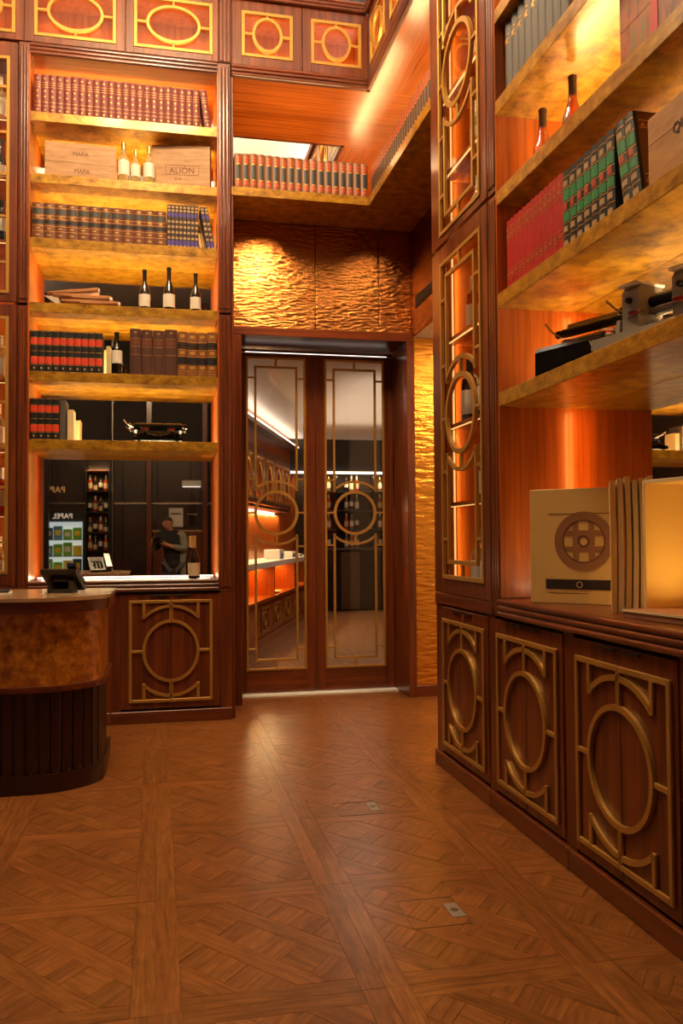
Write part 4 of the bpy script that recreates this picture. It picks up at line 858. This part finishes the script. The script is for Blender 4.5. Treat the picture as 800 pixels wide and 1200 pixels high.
for k in range(6):
    d = B().box(-1.35 + k * .84, -.56 + k * .84, -.42, -.40, .13, .50, .004).obj('drawer', 'veneer_across', t); oval_lattice(-.955 + k * .84, .315, .5, .30, .12, .09, b=.03, y0=-.435, y1=-.42).obj('lattice', 'brass', d)
area('niche_light', (.5, -.20, .935), 4.5, 32, AMBER, (0, 0, 0), t, sizey=.05)
t = far('ice_bucket', 'round copper bucket in the sideboard niche beyond the left door', 'bucket'); B().lathe([(0, .572), (.11, .572), (.14, .80), (.145, .80), (.13, .79), (.10, .60), (0, .59)], 24, (1.75, -.28, 0)).obj('bucket_shell', 'copper', t, True); B().lathe([(.143, .795), (.15, .80), (.143, .806)], 24, (1.75, -.28, 0)).obj('rim', 'steel', t)
t = far('plate', 'pale round plate in the left niche of the far sideboard', 'plate'); B().lathe([(0, .572), (.10, .572), (.17, .595), (.172, .60), (.10, .58), (0, .58)], 24, (.1, -.28, 0)).obj('dish', 'ice_white', t, True)
for k, (s, w, h, lb) in enumerate(((.25, .35, .13, 'white carton on the far stone counter, left'), (1.35, .50, .085, 'long white carton on the far stone counter, middle'), (2.05, .30, .04, 'flat white packet on the far stone counter, right'))):
    t = far('carton', lb, 'carton', 0, 'cartons on the far counter'); B().box(s, s + w, -.40, -.18, 1.021, 1.021 + h, .006).obj('carton_body', 'ice_white', t); B().box(s + .04, s + w - .04, -.402, -.4, 1.03, 1.03 + h * .5).obj('carton_print', 'pack_blue', t)
# back bar at the end of the far room
t = thing('back_bar', 'dark back bar with bottle shelves at the far end behind the right glass door', 'bar', (0, 15.58, 0))
B().box(2.85, 5.4, -.55, -.02, 0, 1.08, .004).obj('bar_base', 'black', t); B().box(3.22, 3.56, -.60, -.55, .03, 1.05).obj('grey_panel', 'pewter', t); B().box(2.85, 5.4, -.62, -.0, 1.08, 1.12, .004).obj('bar_top', 'dark_grey', t)
for z in (1.45, 1.80, 2.15): B().box(2.85, 5.2, -.26, -.02, z, z + .02).obj('shelf', 'dark_grey', t)
for s in (2.82, 3.2, 3.9, 5.2): B().box(s, s + .03, -.26, -.02, 1.12, 2.45).obj('upright', 'black', t)
area('bar_led', (3.8, -.30, 2.44), 2.6, 16, SOFT, (.35, 0, 0), t, sizey=.03)
q = 0
for z in (1.121, 1.471, 1.821, 2.171):
    for s in (2.90, 3.0, 3.09, 3.42, 3.52, 3.62, 4.06, 4.15, 4.24):
        q += 1
        put_bottle(BK[('clearspirit', 'liqueur', 'white', 'claret')[q % 4]], (s, 15.58 - .15, z), 0, 'tiny bottle on the far back bar, %s shelf from the bottom, %s from left' % (ORD[(1.121, 1.471, 1.821, 2.171).index(z) + 1], ORD[(2.90, 3.0, 3.09, 3.42, 3.52, 3.62, 4.06, 4.15, 4.24).index(s) + 1]), 'bottles on the far back bar', .9)

# ------------------------------------------------------------------ the end of the room behind the viewer, seen in the mirrors
ZR = -4.2
t = thing('back_partition', 'dark panelled partition behind the viewer, reflected in the large mirror', 'partition', (0, -4.5, 0))
for k in range(8): B().box(-3.4 + k * .68, -2.725 + k * .68, 0, .05, 0, 3.2, .004).obj('panel', 'dark_slat', t)
B().box(-3.4, 2.04, -.02, .08, 3.2, 3.30).obj('head_beam', 'mahogany_across', t); B().box(-3.4, 2.04, .05, .09, 2.02, 2.05).obj('light_rail', 'steel', t)
t = thing('drinks_cooler', 'lit drinks cooler headed PAPEL, reflected in the left mirror', 'fridge', (-1.79, ZR, 0))
B().box(-.40, .40, -.24, .0, 0, 1.85).obj('housing', 'black', t); B().box(-.37, .37, .0, .01, .30, 1.66).obj('light_panel', 'cooler_light', t); B().box(-.40, .40, .0, .26, 0, .30, .004).box(-.40, -.37, .0, .26, .30, 1.68).box(.37, .40, .0, .26, .30, 1.68).obj('door_frame', 'black', t)
B().box(-.40, .40, .0, .26, 1.68, 1.86, .004).obj('header', 'black', t); text('lettering', 'PAPEL', .14, 'sign_white', (0, .262, 1.72), pi, t)
for z in (.34, .66, .98, 1.30): B().box(-.37, .37, .01, .24, z, z + .015).obj('shelf', 'steel', t)
q = 0
for z in (.356, .676, .996, 1.316):
    for s in (-.28, -.10, .08, .26):
        q += 1; pk = thing('drink_pack', 'packet in the drinks cooler, %s row from the bottom, %s from the door hinge' % (ORD[(q - 1) // 4 + 1], ORD[(q - 1) % 4 + 1]), 'packet', (-1.79 + s, ZR + .10, z), 0, 'packets in the drinks cooler')
        hh = .20 + .06 * ((q * 7) % 3) / 2; mt = ('pack_green', 'pack_yellow', 'pack_blue', 'pack_green', 'pack_dark')[(q * 3) % 5]; B().box(-.082, .082, -.05, .05, 0, hh, .008).obj('packet_body', mt, pk); B().box(-.05, .05, .05, .052, hh * .3, hh * .7).obj('packet_print', 'label_white' if q % 2 else 'pack_yellow', pk)
t = thing('wall_sign', 'gold PAPEL lettering on the dark partition above the drinks cooler', 'sign', (-2.02, ZR - .24, 2.25)); text('lettering', 'PAPEL', .17, 'sign_gold', (0, .005, 0), pi, t)
t = thing('bottle_rack', 'tall dark bottle rack beside the drinks cooler, reflected in the mirror', 'rack', (-1.15, ZR, 0))
for s in (-.24, .21): B().box(s, s + .03, -.2, .1, 0, 2.75).obj('upright', 'black', t)
for z in (1.10, 1.45, 1.86, 2.27, 2.68): B().box(-.21, .21, -.2, .1, z - .02, z).obj('shelf', 'dark_slat', t)
area('rack_light', (0, .12, 2.70), .4, 6, WARM, (-.5, 0, 0), t, sizey=.02)
q = 0
for z in (1.101, 1.451, 1.861, 2.271):
    for s in (-.15, -.05, .05, .15): q += 1; put_bottle(BK[('claret', 'liqueur', 'chardonnay')[q % 3]], (-1.15 + s, ZR - .02, z), pi, 'bottle in the reflected rack, %s shelf from the bottom, %s across' % (ORD[(q - 1) // 4 + 1], ORD[(q - 1) % 4 + 1]), 'bottles in the reflected rack', .95)
for x_, y_, w_, lb, mt in ((-2.05, -3.6, .10, 'black square column in front of the drinks cooler', 'black'), (-.86, -3.9, .06, 'slim polished pole right of the bottle rack, reflected', 'steel'), (-.16, -3.8, .10, 'brown square column behind the photographer, reflected', 'mahogany'), (.92, -3.8, .10, 'brown square column at the mirror edge, reflected', 'mahogany')):
    t = thing('column', lb, 'column', (x_, y_, 0), 0, 'columns behind the viewer')
    if mt == 'steel': B().lathe([(.025, .03), (.025, 6.0)], 14).obj('shaft', mt, t, True); B().lathe([(0, 0), (.07, 0), (.07, .03), (0, .03)], 16).obj('foot', mt, t)
    else: B().box(-w_ / 2, w_ / 2, -w_ / 2, w_ / 2, .1, 6.0, .004).obj('shaft', mt, t); B().box(-w_ / 2 - .02, w_ / 2 + .02, -w_ / 2 - .02, w_ / 2 + .02, 0, .1, .004).obj('foot', mt, t)
t = thing('notice', 'white paper notice on the dark partition, reflected beside the photographer', 'poster', (.37, ZR - .235, 1.56)); B().box(-.14, .14, 0, .004, 0, .38).obj('sheet', 'label_white', t); B().box(-.10, .10, .004, .005, .25, .28).obj('printed_line', 'grey_cloth', t)
t = thing('wall_lamp', 'flat white lamp on the dark partition, reflected at upper right', 'lamp', (.68, ZR - .235, 2.38)); B().box(-.19, .19, 0, .10, 0, .12, .01).obj('housing', 'ice_white', t); B().box(-.18, .18, .02, .09, -.008, 0).obj('diffuser', 'led_white', t)
t = thing('copper_rail', 'copper pipes on the dark partition, reflected above the wine bottle', 'pipes', (.69, ZR - .2, 1.60))
for k in range(3): B().tube([(-.05 + k * .05, 0, 0), (-.05 + k * .05, 0, .42)], .010, 8).obj('pipe', 'copper', t)
B().box(-.10, .10, -.035, -.01, .20, .23).obj('bracket', 'steel', t)
t = thing('low_cabinet', 'brown low cabinet against the dark partition, reflected behind the photographer', 'cabinet', (.40, ZR + .1, 0)); B().box(-.48, .48, -.32, .1, .08, 1.45, .004).obj('carcase', 'mahogany', t); B().box(-.46, .46, -.3, .09, 0, .08).obj('plinth', 'black', t); B().box(-.5, .5, -.34, .12, 1.45, 1.49, .004).obj('top', 'stone_top', t)
for s in (-.47, .005): B().box(s, s + .465, .1, .118, .10, 1.43, .003).obj('door', 'mahogany', t)

# ------------------------------------------------------------------ the photographer reflected in the large mirror
def skin(name, mt, nodes, edges, parent=None, sub=2):
    me = bpy.data.meshes.new(name); ks = list(nodes); me.from_pydata([nodes[k][0] for k in ks], [(ks.index(a), ks.index(b)) for a, b in edges], [])
    o = link(name, me, parent); me.materials.append(MATS[mt]); md = o.modifiers.new('skin', 'SKIN'); md.use_smooth_shade = True
    for i, k in enumerate(ks): r = nodes[k][1]; me.skin_vertices[0].data[i].radius = r if isinstance(r, tuple) else (r, r)
    me.skin_vertices[0].data[0].use_root = True; sb = o.modifiers.new('sub', 'SUBSURF'); sb.levels = sub; sb.render_levels = sub; return o
PO = Vector((.22, -.36, 0)); A = lambda x, y, z: (x - PO.x, y - PO.y, z)
nodes = {'pelvis': (A(.24, -.36, .95), (.15, .11)), 'spine': (A(.235, -.36, 1.13), (.125, .095)), 'chest': (A(.22, -.36, 1.30), (.15, .105)), 'collar': (A(.21, -.35, 1.40), (.085, .07)), 'neck': (A(.185, -.335, 1.455), .048), 'jaw': (A(.165, -.315, 1.50), (.058, .066)), 'face': (A(.155, -.312, 1.555), (.070, .085)), 'crown': (A(.15, -.318, 1.625), (.06, .07)), 'nose': (A(.148, -.215, 1.545), .011), 'nosebase': (A(.150, -.245, 1.553), .016),
         'earl': (A(.075, -.315, 1.55), .014), 'earr': (A(.235, -.325, 1.55), .014),
         'sha': (A(.055, -.34, 1.365), .055), 'ela': (A(-.055, -.33, 1.13), .042), 'wra': (A(-.075, -.19, 1.245), .028), 'pala': (A(-.078, -.15, 1.275), (.030, .018)),
         'shb': (A(.385, -.35, 1.365), .055), 'elb': (A(.43, -.26, 1.135), .042), 'wrb': (A(.185, -.15, 1.205), .028), 'palb': (A(.125, -.135, 1.225), (.030, .018)),
         'hipl': (A(.15, -.36, .88), .085), 'knl': (A(.14, -.34, .49), .058), 'anl': (A(.14, -.37, .09), .038), 'tol': (A(.12, -.22, .035), (.04, .03)),
         'hipr': (A(.33, -.36, .88), .085), 'knr': (A(.35, -.34, .49), .058), 'anr': (A(.36, -.37, .09), .038), 'tor': (A(.37, -.22, .035), (.04, .03))}
edges = [('pelvis', 'spine'), ('spine', 'chest'), ('chest', 'collar'), ('collar', 'neck'), ('neck', 'jaw'), ('jaw', 'face'), ('face', 'crown'), ('face', 'nosebase'), ('nosebase', 'nose'), ('face', 'earl'), ('face', 'earr'), ('chest', 'sha'), ('sha', 'ela'), ('ela', 'wra'), ('wra', 'pala'), ('chest', 'shb'), ('shb', 'elb'), ('elb', 'wrb'), ('wrb', 'palb'), ('pelvis', 'hipl'), ('hipl', 'knl'), ('knl', 'anl'), ('anl', 'tol'), ('pelvis', 'hipr'), ('hipr', 'knr'), ('knr', 'anr'), ('anr', 'tor')]
for nm, pal, root, dirs in (('a', 'pala', (-.078, -.15, 1.275), [((-.070, -.105, 1.325), (-.045, -.09, 1.335)), ((-.085, -.10, 1.31), (-.072, -.082, 1.315)), ((-.088, -.10, 1.29), (-.074, -.083, 1.29)), ((-.088, -.105, 1.272), (-.075, -.09, 1.268)), ((-.060, -.165, 1.31), (-.045, -.175, 1.325))]),
                            ('b', 'palb', (.125, -.135, 1.225), [((.085, -.105, 1.235), (.06, -.085, 1.25)), ((.08, -.12, 1.226), (.05, -.105, 1.238)), ((.08, -.135, 1.222), (.05, -.13, 1.235)), ((.085, -.15, 1.222), (.055, -.15, 1.236)), ((.10, -.105, 1.265), (.082, -.09, 1.285))])):
    for i, (p, q) in enumerate(dirs):
        nodes['f%s%d' % (nm, i)] = (A(*p), .0095); nodes['g%s%d' % (nm, i)] = (A(*q), .008); edges += [(pal, 'f%s%d' % (nm, i)), ('f%s%d' % (nm, i), 'g%s%d' % (nm, i))]
per = skin('person', 'skin', nodes, edges); per.location = PO
tag(per, 'person in grey cardigan and black top holding a camera, reflected in the mirror', 'person')
def sub_(ks, es, grow, over={}): return {k: (nodes[k][0], tuple(c + grow for c in (over.get(k) or (nodes[k][1] if isinstance(nodes[k][1], tuple) else (nodes[k][1],) * 2)))) for k in ks}
bt = sub_(['spine', 'pelvis', 'chest', 'collar', 'sha', 'ela', 'shb'], 0, .045, {'sha': (.05, .05), 'ela': (.03, .03), 'shb': (.05, .05)}); bt['hem'] = (A(.24, -.36, .80), (.20, .16)); bt['collar'] = (nodes['collar'][0], (.085, .08)); skin('black_top', 'shirt_black', bt, [('hem', 'pelvis'), ('pelvis', 'spine'), ('spine', 'chest'), ('chest', 'collar'), ('chest', 'sha'), ('sha', 'ela'), ('chest', 'shb')], per)
cn = sub_(['ela', 'wra', 'shb', 'elb', 'wrb'], 0, .03); cn['wra'] = (tuple(Vector(nodes['wra'][0]) * .9 + Vector(nodes['ela'][0]) * .1), (.040, .040)); cn['wrb'] = (tuple(Vector(nodes['wrb'][0]) * .85 + Vector(nodes['elb'][0]) * .15), (.042, .042))
skin('cardigan_sleeve', 'knit_grey', {'yoke': (A(.30, -.355, 1.37), (.09, .09)), **{k: cn[k] for k in ('shb', 'elb', 'wrb')}}, [('yoke', 'shb'), ('shb', 'elb'), ('elb', 'wrb')], per); skin('cardigan_sleeve', 'knit_grey', {k: cn[k] for k in ('ela', 'wra')}, [('ela', 'wra')], per)
for s, xx in ((1, .385),): B().prism([(A(xx, 0, 0)[0] - .04, -.10), (A(xx, 0, 0)[0] + .05, -.10), (A(xx, 0, 0)[0] + .055, .115), (A(xx, 0, 0)[0] - .04, .120)], .72, 1.36, 'z').obj('cardigan_front', 'knit_grey', per)
skin('trousers', 'trouser', sub_(['pelvis', 'hipl', 'knl', 'anl', 'hipr', 'knr', 'anr'], 0, .014), [('pelvis', 'hipl'), ('hipl', 'knl'), ('knl', 'anl'), ('pelvis', 'hipr'), ('hipr', 'knr'), ('knr', 'anr')], per)
for s in ('l', 'r'):
    a, b_ = nodes['an' + s][0], nodes['to' + s][0]; skin('shoe', 'black', {'a': ((a[0], a[1] - .03, .045), (.045, .042)), 'b': ((b_[0], b_[1] - .06, .042), (.046, .038)), 'c': ((b_[0], b_[1] + .02, .034), (.036, .028))}, [('a', 'b'), ('b', 'c')], per)
hx, hy, hz = A(.152, -.328, 1.575)
hr = B(); vs = []; n = 20; mm = 10
for j in range(mm + 1):
    ph = pi / 2 - (pi * .62) * j / mm
    for i in range(n):
        a = 2 * pi * i / n; front = max(0, sin(a)); p2 = max(ph, .30 * front + (-1.0 if front < .25 else 0) * (1 - front)) if front > .25 else ph
        vs.append((hx + .082 * cos(p2) * cos(a), hy - .005 + .098 * cos(p2) * sin(a), hz + .085 * sin(p2)))
hr.add(vs, [(j * n + i, j * n + (i + 1) % n, (j + 1) * n + (i + 1) % n, (j + 1) * n + i) for j in range(mm) for i in range(n)]); hr.obj('hair', 'hair', per, True)
for s in (-.03, .028): B().lathe([(0, -.010), (.007, -.007), (.010, 0), (.007, .007), (0, .010)], 10, A(.150 + s, -.233, 1.572)).obj('eye', 'ice_white', per, True); B().lathe([(0, .004), (.004, .003), (.005, 0)], 8, A(.150 + s, -.226, 1.572), ax='y').obj('pupil', 'black', per)
B().box(A(.13, 0, 0)[0], A(.17, 0, 0)[0], A(0, -.246, 0)[1], A(0, -.238, 0)[1], 1.512, 1.519, .002).obj('mouth', 'maroon_cloth', per)
t = thing('held_camera', 'black camera in the hands of the reflected photographer', 'camera', (0, -.12, 1.295))
B().box(-.068, .068, -.035, .035, -.047, .04, .008).box(-.03, .03, -.03, .03, .04, .062, .008).box(-.075, -.035, -.02, .048, -.046, .035, .008).obj('camera_body', 'black', t); B().lathe([(.033, .035), (.036, .04), (.036, .075), (.034, .09), (.028, .09), (.024, .084), (0, .08)], 24, ax='y').obj('lens', 'black_gloss', t, True)

# ------------------------------------------------------------------ body of the added pendant lamp (outside the picture)
t = thing('pendant_lamp', 'brass pendant lamp with three opal globes high above the room', 'lamp', (-.07, 4.10, 6.0))
B().lathe([(0, -.04), (.12, -.04), (.12, 0), (0, 0)], 20).obj('ceiling_rose', 'brass', t, True); B().tube([(0, 0, -.04), (0, 0, -.40)], .012, 8).obj('stem', 'brass', t)
for gx_ in GLOBES:
    v_ = Vector(gx_) - Vector((-.07, 4.10, 6.0)); B().tube([(0, 0, -.40), (v_.x, v_.y, -.42), (v_.x, v_.y, v_.z + .15)], .010, 8).obj('arm', 'brass', t); B().lathe([(.0, .20), (.05, .19), (.06, .145), (.0, .15)], 16, tuple(v_)).obj('globe_holder', 'brass', t, True)
